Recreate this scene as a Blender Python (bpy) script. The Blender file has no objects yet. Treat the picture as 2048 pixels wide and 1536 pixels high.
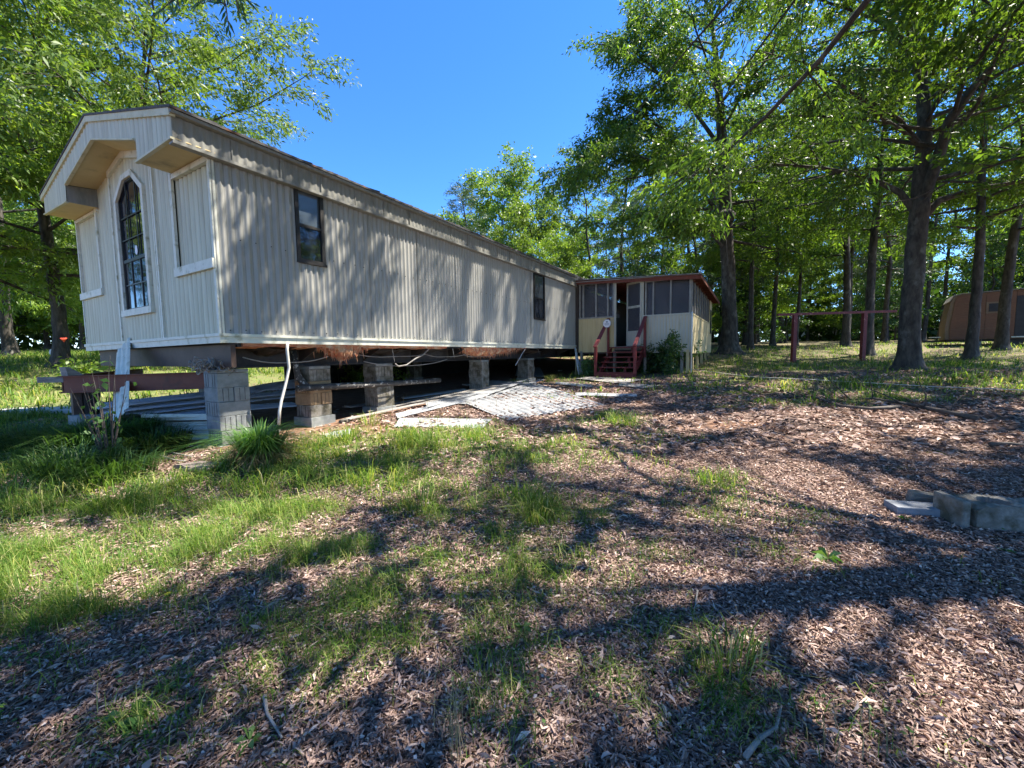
import bpy, math, random
import numpy as np
from mathutils import Vector, Matrix
PI = math.pi
rng = np.random.RandomState(7)
random.seed(7)
S = bpy.context.scene
COL = S.collection

# ------------------------------------------------------------------ camera
F, PITCH, ROLL, EYE = 800.0, math.atan(61 / 800.0), math.atan(0.0139), 1.5
cd = bpy.data.cameras.new('camera'); cam = bpy.data.objects.new('camera', cd); COL.objects.link(cam); S.camera = cam
cd.sensor_width = 36.0; cd.lens = 36.0 * F / 2048.0; cd.clip_start = 0.05; cd.clip_end = 1000
cam.matrix_world = Matrix.Translation((0, 0, EYE)) @ Matrix.Rotation(PI / 2 - PITCH, 4, 'X') @ Matrix.Rotation(-ROLL, 4, 'Z')
# ------------------------------------------------------------------ light
SUN_AZ, SUN_EL = math.radians(14), math.radians(60)      # azimuth from +X towards +Y
SUN = np.array([math.cos(SUN_AZ) * math.cos(SUN_EL), math.sin(SUN_AZ) * math.cos(SUN_EL), math.sin(SUN_EL)])
w = bpy.data.worlds.new('World'); S.world = w; w.use_nodes = True
nt = w.node_tree; bg = nt.nodes['Background']
sky = nt.nodes.new('ShaderNodeTexSky'); sky.sky_type = 'NISHITA'; sky.sun_disc = False
sky.sun_elevation = SUN_EL; sky.sun_rotation = PI / 2 - SUN_AZ
sky.air_density = 0.75; sky.dust_density = 0.0; sky.ozone_density = 6.0; sky.altitude = 0
hsv = nt.nodes.new('ShaderNodeHueSaturation'); hsv.inputs['Saturation'].default_value = 1.2; hsv.inputs['Hue'].default_value = 0.506; nt.links.new(sky.outputs[0], hsv.inputs['Color']); nt.links.new(hsv.outputs[0], bg.inputs[0]); bg.inputs[1].default_value = 0.115
ld = bpy.data.lights.new('sun', 'SUN'); ld.energy = 5.0; ld.angle = math.radians(0.53); ld.color = (1, 0.94, 0.84)
lo = bpy.data.objects.new('sun', ld); COL.objects.link(lo)
lo.rotation_euler = Vector(SUN).to_track_quat('Z', 'Y').to_euler()
S.view_settings.view_transform = 'Standard'; S.view_settings.look = 'None'
S.view_settings.exposure = 1.85; S.view_settings.gamma = 1
S.render.engine = 'CYCLES'
S.cycles.max_bounces = 6; S.cycles.transparent_max_bounces = 6; S.cycles.diffuse_bounces = 4

# ------------------------------------------------------------------ pixel <-> place (for surveying points off the photograph)
_f = np.array([0, math.cos(PITCH), -math.sin(PITCH)]); _r0 = np.array([1., 0, 0]); _u0 = np.cross(_r0, _f)
_c, _s = math.cos(ROLL), math.sin(ROLL)
_R = _c * _r0 - _s * _u0; _U = _s * _r0 + _c * _u0
EYEP = np.array([0, 0, EYE])
def ray(u, v): return ((u - 1024) / F) * _R - ((v - 768) / F) * _U + _f
def atY(u, v, Y):
    r = ray(u, v); return EYEP + r * (Y / r[1])
# trailer frame: x along its length, y across it, origin at its near corner
HA = math.radians(58.8)
L = np.array([math.cos(HA), math.sin(HA), 0]); W = np.array([-L[1], L[0], 0])
C0 = np.array([-3.738, 5.2, 0.0])
def loc2w(x, y, z=0.0):
    return C0 + L * x + W * y + np.array([0, 0, z])
def w2loc(p):
    q = np.asarray(p) - C0; return np.array([q @ L, q @ W, p[2]])
def onside(u, v, y):
    r = ray(u, v); t = ((C0 + W * y - EYEP) @ W) / (r @ W); return w2loc(EYEP + r * t)
def onend(u, v, x):
    r = ray(u, v); t = ((C0 + L * x - EYEP) @ L) / (r @ L); return w2loc(EYEP + r * t)

# ------------------------------------------------------------------ terrain
CP = []
def cp(x, y, z): CP.append((x, y, z))
for x, y, z in [(0, 0, 0), (-3, 0, 0), (3, 0, 0), (0, -5, -.1), (-8, 0, .05), (8, 0, .05), (3.6, 3.2, .03), (-3, 3, .08), (0, 3, .08), (0, 7, .32), (6, 7, .42), (3, 11, .58),
                (12.4, 12.5, .86), (12, 17.5, .93), (15, 17.5, .95), (10.8, 20, 1.42), (24, 21, 1.62), (16, 30, 1.9), (8, 32, 2.0), (30, 30, 2.0), (25, 12, 1.2), (18, 5, .4),
                (-15.5, 14, 1.42), (-9.5, 9, .42), (-12, 11, .7), (-9, 6, .3), (-18, 8, .6), (-30, 26, 2.0), (-44, 36, 2.5), (-20, 36, 2.4), (0, 40, 2.3), (-60, 20, 2), (60, 20, 2),
                (0, 80, 3), (-60, 80, 3.3), (60, 80, 3), (0, -40, -.5), (-60, -30, 0), (60, -30, 0), (0, 150, 3), (-150, 60, 3), (150, 60, 3), (-150, 150, 3), (150, 150, 3), (-150, -80, 0), (150, -80, 0)]: cp(x, y, z)
for x, y, z in [(0, 0, .28), (.2, .6, .28), (2, 0, .36), (6, 0, .5), (12, 0, .64), (12, -4, .76), (19, -4, 1.25), (19, 2, 1.0), (0, 5.6, .38), (6, 6, .5), (12, 6, .7)]:
    p = loc2w(x, y); cp(p[0], p[1], z)
CP = np.array(CP)
def _rbf():
    d = np.hypot(CP[:, None, 0] - CP[None, :, 0], CP[:, None, 1] - CP[None, :, 1])
    n = len(CP); A = np.zeros((n + 3, n + 3)); A[:n, :n] = -d; A[:n, :n] -= np.eye(n) * .15
    A[:n, n] = 1; A[:n, n + 1:] = CP[:, :2]; A[n, :n] = 1; A[n + 1:, :n] = CP[:, :2].T
    return np.linalg.solve(A, np.concatenate([CP[:, 2], np.zeros(3)]))
_w = _rbf()
def gz(x, y):
    x = np.atleast_1d(np.asarray(x, float)); y = np.atleast_1d(np.asarray(y, float))
    out = np.full(x.shape, _w[len(CP)]) + _w[len(CP) + 1] * x + _w[len(CP) + 2] * y
    for i in range(len(CP)):
        out -= _w[i] * np.sqrt((x - CP[i, 0]) ** 2 + (y - CP[i, 1]) ** 2 + .3)
    out += .018 * np.sin(x * 2.1 + np.sin(y * 1.3) * 1.5) * np.sin(y * 1.7 + .6) + .008 * np.sin(x * 6.3 + 1) * np.cos(y * 5.1)
    return out
def g1(x, y): return float(gz(x, y)[0])
def pg(u, v, tmax=90):
    r = ray(u, v); t = np.linspace(.3, tmax, 1400); P = EYEP[None] + r[None] * t[:, None]
    dz = P[:, 2] - gz(P[:, 0], P[:, 1]); k = np.where(dz < 0)[0]
    if len(k) == 0: return P[-1]
    k = k[0]; a, b = t[max(k - 1, 0)], t[k]; 
    for _ in range(12):
        m = (a + b) / 2; p = EYEP + r * m
        if p[2] < g1(p[0], p[1]): b = m
        else: a = m
    p = EYEP + r * b; p[2] = g1(p[0], p[1]); return p

# smooth value noise for scatter decisions
def vnoise(x, y, s, seed=0):
    r = np.random.RandomState(seed); T = r.rand(64, 64)
    xs, ys = np.asarray(x) / s + 1000, np.asarray(y) / s + 1000
    xi, yi = np.floor(xs).astype(int), np.floor(ys).astype(int); fx, fy = xs - xi, ys - yi
    fx = fx * fx * (3 - 2 * fx); fy = fy * fy * (3 - 2 * fy)
    g = lambda a, b: T[a % 64, b % 64]
    return (g(xi, yi) * (1 - fx) + g(xi + 1, yi) * fx) * (1 - fy) + (g(xi, yi + 1) * (1 - fx) + g(xi + 1, yi + 1) * fx) * fy

def blobs(lst):
    out = []
    for b in lst:
        u, v, ru, rv = b[:4]; k = b[4] if len(b) > 4 else 1
        c = pg(u, v); rx = abs(pg(u + ru, v)[0] - c[0]); ry = abs(pg(u, v - rv)[1] - pg(u, v + rv)[1]) / 2
        out.append((c[0], c[1], max(rx, .08), max(ry, .08), k))
    return out
def bval(B, x, y, hard=False):
    m = np.zeros(np.shape(x))
    for cx, cy, rx, ry, k in B:
        d = ((x - cx) / rx) ** 2 + ((y - cy) / ry) ** 2
        m = np.maximum(m, k * (np.clip(1.6 - d, 0, 1) if hard else np.exp(-d * .8)))
    return m
GRASS = blobs([(60, 1150, 260, 90), (300, 1090, 200, 60), (480, 1010, 180, 60), (520, 1110, 160, 60, .7), (150, 1000, 260, 50), (40, 940, 200, 40), (700, 910, 150, 40), (900, 880, 130, 30),
               (800, 960, 110, 30, .8), (1070, 1010, 45, 28), (560, 930, 130, 40, .8), (200, 1230, 220, 60, .75), (60, 1330, 180, 70, .62), (300, 1480, 160, 50, .5), (700, 1100, 90, 40, .55), (850, 1110, 80, 40, .5),
               (1000, 1160, 80, 30, .3), (1220, 840, 60, 12, .9), (1150, 790, 60, 8, .7), (1450, 1320, 90, 40, .35), (1230, 1290, 100, 40, .35), (940, 1300, 90, 60, .4), (1480, 760, 150, 10, .9), (1700, 775, 260, 12, 1), (1950, 760, 220, 22, 1), (1400, 775, 100, 8, .7),
               (720, 1240, 260, 120, .38), (1050, 1080, 260, 80, .36), (1180, 1350, 320, 110, .34), (1000, 900, 260, 40, .55), (1330, 1000, 200, 50, .28), (650, 940, 200, 50, .9), (900, 1000, 160, 50, .5), (1640, 1420, 200, 80, .25), (1900, 730, 200, 12, .9), (1560, 735, 160, 8, .8), (1440, 965, 60, 18, .6), (1500, 1100, 60, 16, .3), (1300, 880, 120, 14, .35), (100, 780, 160, 30, .8), (40, 720, 120, 10, 1), (1700, 800, 220, 9, .6)])
MOSS = blobs([(1560, 800, 90, 6), (1480, 785, 60, 5), (1400, 790, 60, 4), (1440, 812, 40, 4, .8), (1790, 935, 40, 7, .9), (1870, 905, 50, 6, .7)])
DIRT = blobs([(700, 860, 120, 14), (620, 885, 60, 12), (1450, 850, 130, 9, .8), (1200, 745, 70, 5)])
def gdens(x, y):
    m = bval(GRASS, x, y)
    far = np.clip((np.asarray(y) - 9) / 6, 0, 1) * .5 + np.clip((-np.asarray(x) - 7) / 3, 0, 1) * np.clip((np.asarray(y) - 4) / 3, 0, 1) * .9
    m = np.maximum(m, far) * (.55 + .9 * vnoise(x, y, .35, 3)) + .15 * (vnoise(x, y, .5, 4) - .45)
    return np.clip(m, 0, 1)

# ------------------------------------------------------------------ object helpers
def tag(o, label=None, cat=None, group=None, kind=None):
    if label: o['label'] = label
    if cat: o['category'] = cat
    if group: o['group'] = group
    if kind: o['kind'] = kind
    return o
def thing(name, label, cat, loc=(0, 0, 0), rz=0, group=None):
    o = bpy.data.objects.new(name, None); COL.objects.link(o); o.empty_display_size = .2
    o.location = tuple(map(float, loc)); o.rotation_euler = (0, 0, rz)
    return tag(o, label, cat, group)
def npmesh(name, V, Fq, mat, parent=None, rnd=None, smooth=False, k=4):
    V = np.asarray(V, np.float32).reshape(-1, 3); Fq = np.asarray(Fq, np.int32).reshape(-1, k)
    me = bpy.data.meshes.new(name); me.vertices.add(len(V)); me.vertices.foreach_set('co', V.ravel())
    me.loops.add(Fq.size); me.loops.foreach_set('vertex_index', Fq.ravel())
    me.polygons.add(len(Fq)); me.polygons.foreach_set('loop_start', np.arange(0, Fq.size, k, dtype=np.int32))
    me.update(calc_edges=True)
    if smooth: me.polygons.foreach_set('use_smooth', np.ones(len(Fq), bool))
    if rnd is not None:
        a = me.attributes.new('rnd', 'FLOAT', 'FACE'); a.data.foreach_set('value', np.asarray(rnd, np.float32))
    if mat: me.materials.append(mat)
    o = bpy.data.objects.new(name, me); COL.objects.link(o)
    if parent: o.parent = parent
    return o
def dup(root, loc=None, rz=None, sc=None, label=None):
    c = root.copy(); COL.objects.link(c)
    if loc is not None: c.location = tuple(map(float, loc))
    if rz is not None: c.rotation_euler = (root.rotation_euler[0], root.rotation_euler[1], rz)
    if sc is not None: c.scale = (sc, sc, sc) if not hasattr(sc, '__len__') else sc
    if label: c['label'] = label
    for ch in [o for o in root.children]:
        d = ch.copy(); COL.objects.link(d); d.parent = c
        for g in ch.children:
            e = g.copy(); COL.objects.link(e); e.parent = d
    return c
def nrm(v):
    v = np.asarray(v, float); n = np.linalg.norm(v); return v / n if n > 1e-9 else v
class MB:
    def __init__(s): s.v = []; s.f = []
    def add(s, vs, fs):
        n = len(s.v); s.v += [tuple(map(float, p)) for p in vs]; s.f += [tuple(i + n for i in f) for f in fs]; return s
    def box(s, x0, x1, y0, y1, z0, z1):
        return s.add([(x0, y0, z0), (x1, y0, z0), (x1, y1, z0), (x0, y1, z0), (x0, y0, z1), (x1, y0, z1), (x1, y1, z1), (x0, y1, z1)],
                     [(0, 3, 2, 1), (4, 5, 6, 7), (0, 1, 5, 4), (1, 2, 6, 5), (2, 3, 7, 6), (3, 0, 4, 7)])
    def hexa(s, a, b):     # two quads (4 pts each), joined
        return s.add(list(a) + list(b), [(3, 2, 1, 0), (4, 5, 6, 7), (0, 1, 5, 4), (1, 2, 6, 5), (2, 3, 7, 6), (3, 0, 4, 7)])
    def bar(s, p0, p1, w, h, up=(0, 0, 1)):
        p0, p1 = np.asarray(p0, float), np.asarray(p1, float); d = nrm(p1 - p0); r = nrm(np.cross(d, up)); u = np.cross(r, d)
        q = [r * w / 2 + u * h / 2, -r * w / 2 + u * h / 2, -r * w / 2 - u * h / 2, r * w / 2 - u * h / 2]
        return s.hexa([p0 + k for k in q], [p1 + k for k in q])
    def prism(s, pts, off):   # polygon pts (3d) extruded by vector off
        n = len(pts); a = [np.asarray(p, float) for p in pts]; b = [p + np.asarray(off, float) for p in a]
        return s.add(a + b, [tuple(range(n))[::-1], tuple(range(n, 2 * n))] + [(i, (i + 1) % n, n + (i + 1) % n, n + i) for i in range(n)])
    def tube(s, pts, rad, n=6, cap=True, rough=0.0, rs=None):
        pts = [np.asarray(p, float) for p in pts]; m = len(pts)
        if not hasattr(rad, '__len__'): rad = [rad] * m
        base = len(s.v); ref = None
        for i, p in enumerate(pts):
            d = nrm(pts[min(i + 1, m - 1)] - pts[max(i - 1, 0)])
            if ref is None: ref = nrm(np.cross(d, (1, 0, 0) if abs(d[0]) < .9 else (0, 1, 0)))
            r = nrm(ref - d * (ref @ d)); ref = r; q = np.cross(d, r)
            for k in range(n):
                a = 2 * PI * k / n; rr = rad[i] * (1 + (rs[k % len(rs)] * rough if rs is not None else 0))
                s.v.append(tuple(map(float, p + (r * math.cos(a) + q * math.sin(a)) * rr)))
        for i in range(m - 1):
            for k in range(n):
                a = base + i * n + k; b = base + i * n + (k + 1) % n; s.f.append((a, b, b + n, a + n))
        if cap:
            s.f.append(tuple(base + k for k in range(n))[::-1]); s.f.append(tuple(base + (m - 1) * n + k for k in range(n)))
        return s
    def build(s, name, mat, parent=None, smooth=False, bevel=0, label=None, kind=None):
        me = bpy.data.meshes.new(name); me.from_pydata(s.v, [], s.f); me.update()
        if smooth: me.polygons.foreach_set('use_smooth', [True] * len(me.polygons))
        me.materials.append(mat); o = bpy.data.objects.new(name, me); COL.objects.link(o)
        if parent: o.parent = parent
        if bevel:
            md = o.modifiers.new('bevel', 'BEVEL'); md.width = bevel; md.segments = 2; md.limit_method = 'ANGLE'
        tag(o, label=label, kind=kind); return o

# ------------------------------------------------------------------ materials
def mkmat(name):
    m = bpy.data.materials.new(name); m.use_nodes = True; return m, m.node_tree, m.node_tree.nodes['Principled BSDF']
def ramp(nt, fac, stops):
    r = nt.nodes.new('ShaderNodeValToRGB'); e = r.color_ramp.elements
    while len(e) < len(stops): e.new(.5)
    for i, (p, c) in enumerate(stops): e[i].position = p; e[i].color = (*c, 1) if len(c) == 3 else c
    nt.links.new(fac, r.inputs[0]); return r.outputs[0]
def noise(nt, scale, detail=4, vec=None, sc=(1, 1, 1), rough=.6):
    n = nt.nodes.new('ShaderNodeTexNoise'); n.inputs['Scale'].default_value = scale; n.inputs['Detail'].default_value = detail; n.inputs['Roughness'].default_value = rough
    mp = nt.nodes.new('ShaderNodeMapping'); mp.inputs['Scale'].default_value = sc
    if vec is None:
        tc = nt.nodes.new('ShaderNodeTexCoord'); vec = tc.outputs['Object']
    nt.links.new(vec, mp.inputs[0]); nt.links.new(mp.outputs[0], n.inputs['Vector']); return n.outputs['Fac']
def mixc(nt, fac, a, b, mode='MIX'):
    m = nt.nodes.new('ShaderNodeMix'); m.data_type = 'RGBA'; m.blend_type = mode
    for s_, v in ((m.inputs[0], fac), (m.inputs[6], a), (m.inputs[7], b)):
        if isinstance(v, (int, float)): s_.default_value = v
        elif isinstance(v, tuple): s_.default_value = (*v, 1)
        else: nt.links.new(v, s_)
    return m.outputs[2]
def bump(nt, h, strength, dist=.01):
    b = nt.nodes.new('ShaderNodeBump'); b.inputs['Strength'].default_value = strength; b.inputs['Distance'].default_value = dist
    nt.links.new(h, b.inputs['Height']); return b.outputs[0]
def surf(name, c1, c2, scale=6, sc=(1, 1, 1), rough=.75, bmp=.3, bscale=40, metal=0, stain=None, stain_sc=(1, 1, 1), stain_s=2.5, spec=.4, lo=.35, hi=.65, blo=.55, bhi=.75):
    m, nt, P = mkmat(name)
    c = ramp(nt, noise(nt, scale, 5, sc=sc), [(lo, c1), (hi, c2)])
    if stain:
        c = mixc(nt, ramp(nt, noise(nt, stain_s, 7, sc=stain_sc), [(blo, (0, 0, 0)), (bhi, (1, 1, 1))]), c, stain)
    nt.links.new(c, P.inputs['Base Color']); P.inputs['Roughness'].default_value = rough; P.inputs['Metallic'].default_value = metal
    P.inputs['Specular IOR Level'].default_value = spec
    if bmp: nt.links.new(bump(nt, noise(nt, bscale, 4, sc=sc), bmp), P.inputs['Normal'])
    return m
def leafmat(name, cols, trans=.45, rough=.45, tint=(1.3, 1.25, .5), objvar=.25):
    m, nt, P = mkmat(name)
    at = nt.nodes.new('ShaderNodeAttribute'); at.attribute_name = 'rnd'
    n = len(cols); c = ramp(nt, at.outputs['Fac'], [(i / (n - 1), cc) for i, cc in enumerate(cols)])
    oi = nt.nodes.new('ShaderNodeObjectInfo'); hs = nt.nodes.new('ShaderNodeHueSaturation')
    mr = nt.nodes.new('ShaderNodeMapRange'); mr.inputs[3].default_value = 1 - objvar; mr.inputs[4].default_value = 1 + objvar
    nt.links.new(oi.outputs['Random'], mr.inputs[0]); nt.links.new(mr.outputs[0], hs.inputs['Value']); nt.links.new(c, hs.inputs['Color'])
    c = hs.outputs[0]
    nt.links.new(c, P.inputs['Base Color']); P.inputs['Roughness'].default_value = rough; P.inputs['Specular IOR Level'].default_value = .15 if name in ('leaf_litter', 'grass_blades') else .5
    tr = nt.nodes.new('ShaderNodeBsdfTranslucent'); nt.links.new(mixc(nt, 1.0, c, tint, 'MULTIPLY'), tr.inputs[0])
    mx = nt.nodes.new('ShaderNodeMixShader'); mx.inputs[0].default_value = trans
    nt.links.new(P.outputs[0], mx.inputs[1]); nt.links.new(tr.outputs[0], mx.inputs[2])
    nt.links.new(mx.outputs[0], nt.nodes['Material Output'].inputs[0]); return m

M = {}
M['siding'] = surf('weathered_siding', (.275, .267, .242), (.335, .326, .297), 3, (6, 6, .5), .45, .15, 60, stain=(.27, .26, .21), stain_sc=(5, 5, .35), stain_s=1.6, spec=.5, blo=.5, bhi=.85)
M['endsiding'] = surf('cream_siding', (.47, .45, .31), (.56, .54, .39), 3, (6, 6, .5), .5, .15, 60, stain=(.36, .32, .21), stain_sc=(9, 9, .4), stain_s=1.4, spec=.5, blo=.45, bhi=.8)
M['trim'] = surf('white_trim', (.56, .56, .46), (.66, .64, .54), 8, rough=.5, bmp=.1, stain=(.34, .33, .22), stain_s=7, blo=.55, bhi=.7)
M['fascia'] = surf('grey_fascia', (.19, .185, .16), (.25, .24, .21), 4, (6, 6, .6), .5, .15, 50, stain=(.12, .12, .10), stain_sc=(3, 3, 1), stain_s=2, blo=.52, bhi=.8)
M['rake'] = surf('yellowed_trim', (.50, .45, .27), (.58, .53, .36), 6, rough=.5, bmp=.1, stain=(.25, .22, .13), stain_s=5)
M['soffit'] = surf('tan_soffit', (.56, .42, .20), (.62, .48, .25), 2, rough=.7, bmp=.05, stain=(.34, .26, .14), stain_s=3)
M['roofing'] = surf('dark_roofing', (.05, .05, .055), (.10, .095, .09), 20, rough=.9, bmp=.6, stain=(.20, .09, .04), stain_s=4, blo=.6, bhi=.65)
M['darkmetal'] = surf('dark_metal', (.012, .010, .010), (.03, .025, .02), 9, rough=.6, bmp=.2)
M['brownsteel'] = surf('brown_steel', (.05, .028, .02), (.085, .05, .035), 3, rough=.6, bmp=.25, stain=(.02, .018, .016), stain_s=2)
M['redsteel'] = surf('rust_red_steel', (.13, .035, .02), (.17, .055, .03), 5, rough=.6, bmp=.3, stain=(.05, .03, .02), stain_s=3)
M['block'] = surf('concrete_block', (.20, .21, .20), (.27, .28, .265), 12, rough=.95, bmp=.6, bscale=120, stain=(.13, .14, .12), stain_s=4)
M['tanblock'] = surf('tan_block', (.26, .17, .09), (.33, .22, .12), 12, rough=.95, bmp=.6, bscale=120)
M['old_or_shade_block'] = surf('old_or_shade_concrete', (.17, .155, .13), (.28, .26, .225), 11, rough=.95, bmp=1.0, bscale=45, stain=(.085, .075, .048), stain_s=6, blo=.42, bhi=.62)
M['paver'] = surf('grey_paver', (.20, .21, .225), (.27, .28, .30), 9, rough=.9, bmp=.4, bscale=90)
M['panel'] = surf('fallen_panel', (.26, .27, .28), (.36, .36, .355), 4, (1, 6, 1), .45, .1, 30, stain=(.16, .145, .13), stain_s=3, blo=.55, bhi=.8)
M['sheet'] = surf('blue_grey_sheet', (.48, .50, .56), (.58, .60, .64), 4, (1, 8, 1), .4, .1, 30, stain=(.15, .14, .13), stain_s=5, blo=.6, bhi=.7)
M['white'] = surf('white_plastic', (.62, .62, .58), (.74, .74, .70), 5, rough=.5, bmp=.15)
M['hose'] = surf('white_hose', (.55, .50, .42), (.66, .63, .56), 5, rough=.5, bmp=0)
M['tan'] = surf('tan_plywood', (.58, .46, .24), (.64, .52, .29), 2, (8, 8, .6), .75, .25, 30, stain=(.40, .28, .13), stain_s=2, stain_sc=(3, 3, .5), blo=.55, bhi=.8)
M['cream'] = surf('cream_plywood', (.46, .44, .36), (.52, .50, .41), 2, (8, 8, .6), .75, .25, 30, stain=(.32, .28, .19), stain_s=2, stain_sc=(3, 3, .5))
M['red'] = surf('red_paint', (.15, .022, .022), (.20, .034, .03), 8, rough=.55, bmp=.3, bscale=25, stain=(.40, .17, .12), stain_s=9, blo=.62, bhi=.68)
M['redwood'] = surf('reddish_board', (.13, .035, .022), (.20, .06, .035), 3, (1, 10, 10), .8, .3, 20)
M['greywood'] = surf('grey_wood', (.20, .18, .16), (.32, .30, .27), 4, (1, 8, 8), .85, .5, 30)
M['mullion'] = surf('weathered_batten', (.24, .23, .21), (.34, .33, .30), 6, rough=.8, bmp=.3)
M['wood'] = surf('raw_wood', (.30, .20, .11), (.38, .27, .16), 4, (1, 9, 9), .85, .3, 30)
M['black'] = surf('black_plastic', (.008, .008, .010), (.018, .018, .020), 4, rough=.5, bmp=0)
M['inside'] = surf('dark_interior', (.05, .04, .03), (.08, .06, .05), 3, rough=.9, bmp=0)
M['wframe'] = surf('brown_window_frame', (.008, .007, .006), (.022, .018, .015), 9, rough=.5, bmp=.1)
M['bframe'] = surf('black_muntin', (.010, .010, .012), (.02, .02, .02), 9, rough=.4, bmp=0)
M['bark'] = surf('bark', (.03, .026, .021), (.085, .074, .060), 9, (1, 1, .35), .95, 1.0, 22, stain=(.16, .16, .135), stain_s=3.0, stain_sc=(1, 1, .6), blo=.56, bhi=.72)
M['twig'] = surf('twig_bark', (.05, .042, .036), (.11, .09, .075), 9, rough=.9, bmp=.4)
M['stone'] = surf('flat_rock', (.20, .15, .13), (.33, .27, .24), 5, rough=.9, bmp=.7, bscale=20, stain=(.12, .11, .07), stain_s=3)
M['insul'] = surf('pink_insulation', (.36, .10, .055), (.50, .25, .13), 10, rough=1, bmp=1, bscale=30, stain=(.50, .38, .25), stain_s=6, blo=.5, bhi=.66)
M['camper'] = surf('orange_plywood', (.125, .062, .038), (.165, .085, .052), 4, (1, 1, 6), .8, .3, 30, stain=(.20, .09, .05), stain_s=2)
M['camperpale'] = surf('pale_plywood', (.15, .105, .07), (.19, .135, .09), 4, rough=.8, bmp=.2)
M['pipe'] = surf('peeling_pipe', (.03, .03, .03), (.07, .065, .06), 9, rough=.8, bmp=.6, stain=(.38, .36, .32), stain_s=14, blo=.56, bhi=.62)
M['tarp'] = surf('white_tarp', (.55, .56, .58), (.68, .69, .70), 4, rough=.5, bmp=.5, bscale=8)
M['slab'] = surf('concrete_slab', (.42, .42, .40), (.50, .50, .48), 6, rough=.9, bmp=.3)
M['petal'] = surf('yellow_petal', (.8, .6, .02), (.85, .65, .05), 5, bmp=0)
M['redpetal'] = surf('red_petal', (.6, .06, .03), (.7, .1, .05), 5, bmp=0)
M['signw'] = surf('sign_white', (.72, .72, .74), (.78, .78, .80), 5, rough=.4, bmp=0)
M['signb'] = surf('sign_grey_blue', (.22, .24, .32), (.26, .28, .36), 5, rough=.4, bmp=0)
M['housewhite'] = surf('white_wall', (.70, .70, .72), (.75, .75, .78), 5, bmp=0)
def glass(name, col, rough=.05, tr=.0):
    m, nt, P = mkmat(name); P.inputs['Base Color'].default_value = (*col, 1); P.inputs['Roughness'].default_value = rough
    P.inputs['Specular IOR Level'].default_value = 1.0; P.inputs['IOR'].default_value = 1.6
    nt.links.new(bump(nt, noise(nt, 3, 2), .15, .02), P.inputs['Normal']); return m
M['glass'] = glass('dark_glass', (.012, .015, .022))
M['glasspale'] = glass('pale_glass', (.06, .075, .085), .15)
def screenmat():
    m, nt, P = mkmat('insect_screen'); c = ramp(nt, noise(nt, 2.2, 5, sc=(1, 1, .6)), [(.3, (.06, .063, .072)), (.7, (.12, .122, .135))])
    nt.links.new(c, P.inputs['Base Color']); P.inputs['Roughness'].default_value = .6; P.inputs['Alpha'].default_value = .62; return m
M['screen'] = screenmat()
# leaves
M['oak'] = leafmat('oak_leaves', [(.055, .115, .02), (.085, .165, .025), (.125, .22, .034), (.165, .24, .045)], .55)
M['oakb'] = leafmat('bright_leaves', [(.09, .17, .03), (.13, .23, .035), (.18, .28, .045), (.24, .31, .07)], .55)
M['oakd'] = leafmat('dark_leaves', [(.03, .075, .018), (.05, .115, .025), (.085, .16, .035)], .45)
M['pine'] = leafmat('pine_needles', [(.03, .06, .025), (.045, .085, .035), (.07, .11, .05)], .2)
M['grass'] = leafmat('grass_blades', [(.06, .125, .022), (.10, .19, .032), (.165, .265, .048), (.36, .37, .12), (.50, .45, .25)], .45, .5, (1.25, 1.25, .5), 0)
M['liri'] = leafmat('liriope_blades', [(.035, .10, .03), (.07, .17, .035), (.16, .27, .07)], .4, .35, (1.2, 1.25, .5), 0)
M['dry'] = leafmat('dry_stems', [(.20, .17, .09), (.33, .29, .17), (.12, .15, .04)], .3, .6, (1.1, 1, .7), 0)
M['weed'] = leafmat('weed_leaves', [(.045, .12, .035), (.08, .17, .04), (.13, .22, .06)], .35, .45, (1.2, 1.2, .5), 0)
M['litter'] = leafmat('leaf_litter', [(.08, .055, .045), (.21, .14, .112), (.36, .25, .205), (.52, .385, .325), (.66, .55, .47)], .10, .7, (1.1, .9, .7), 0)

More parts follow.
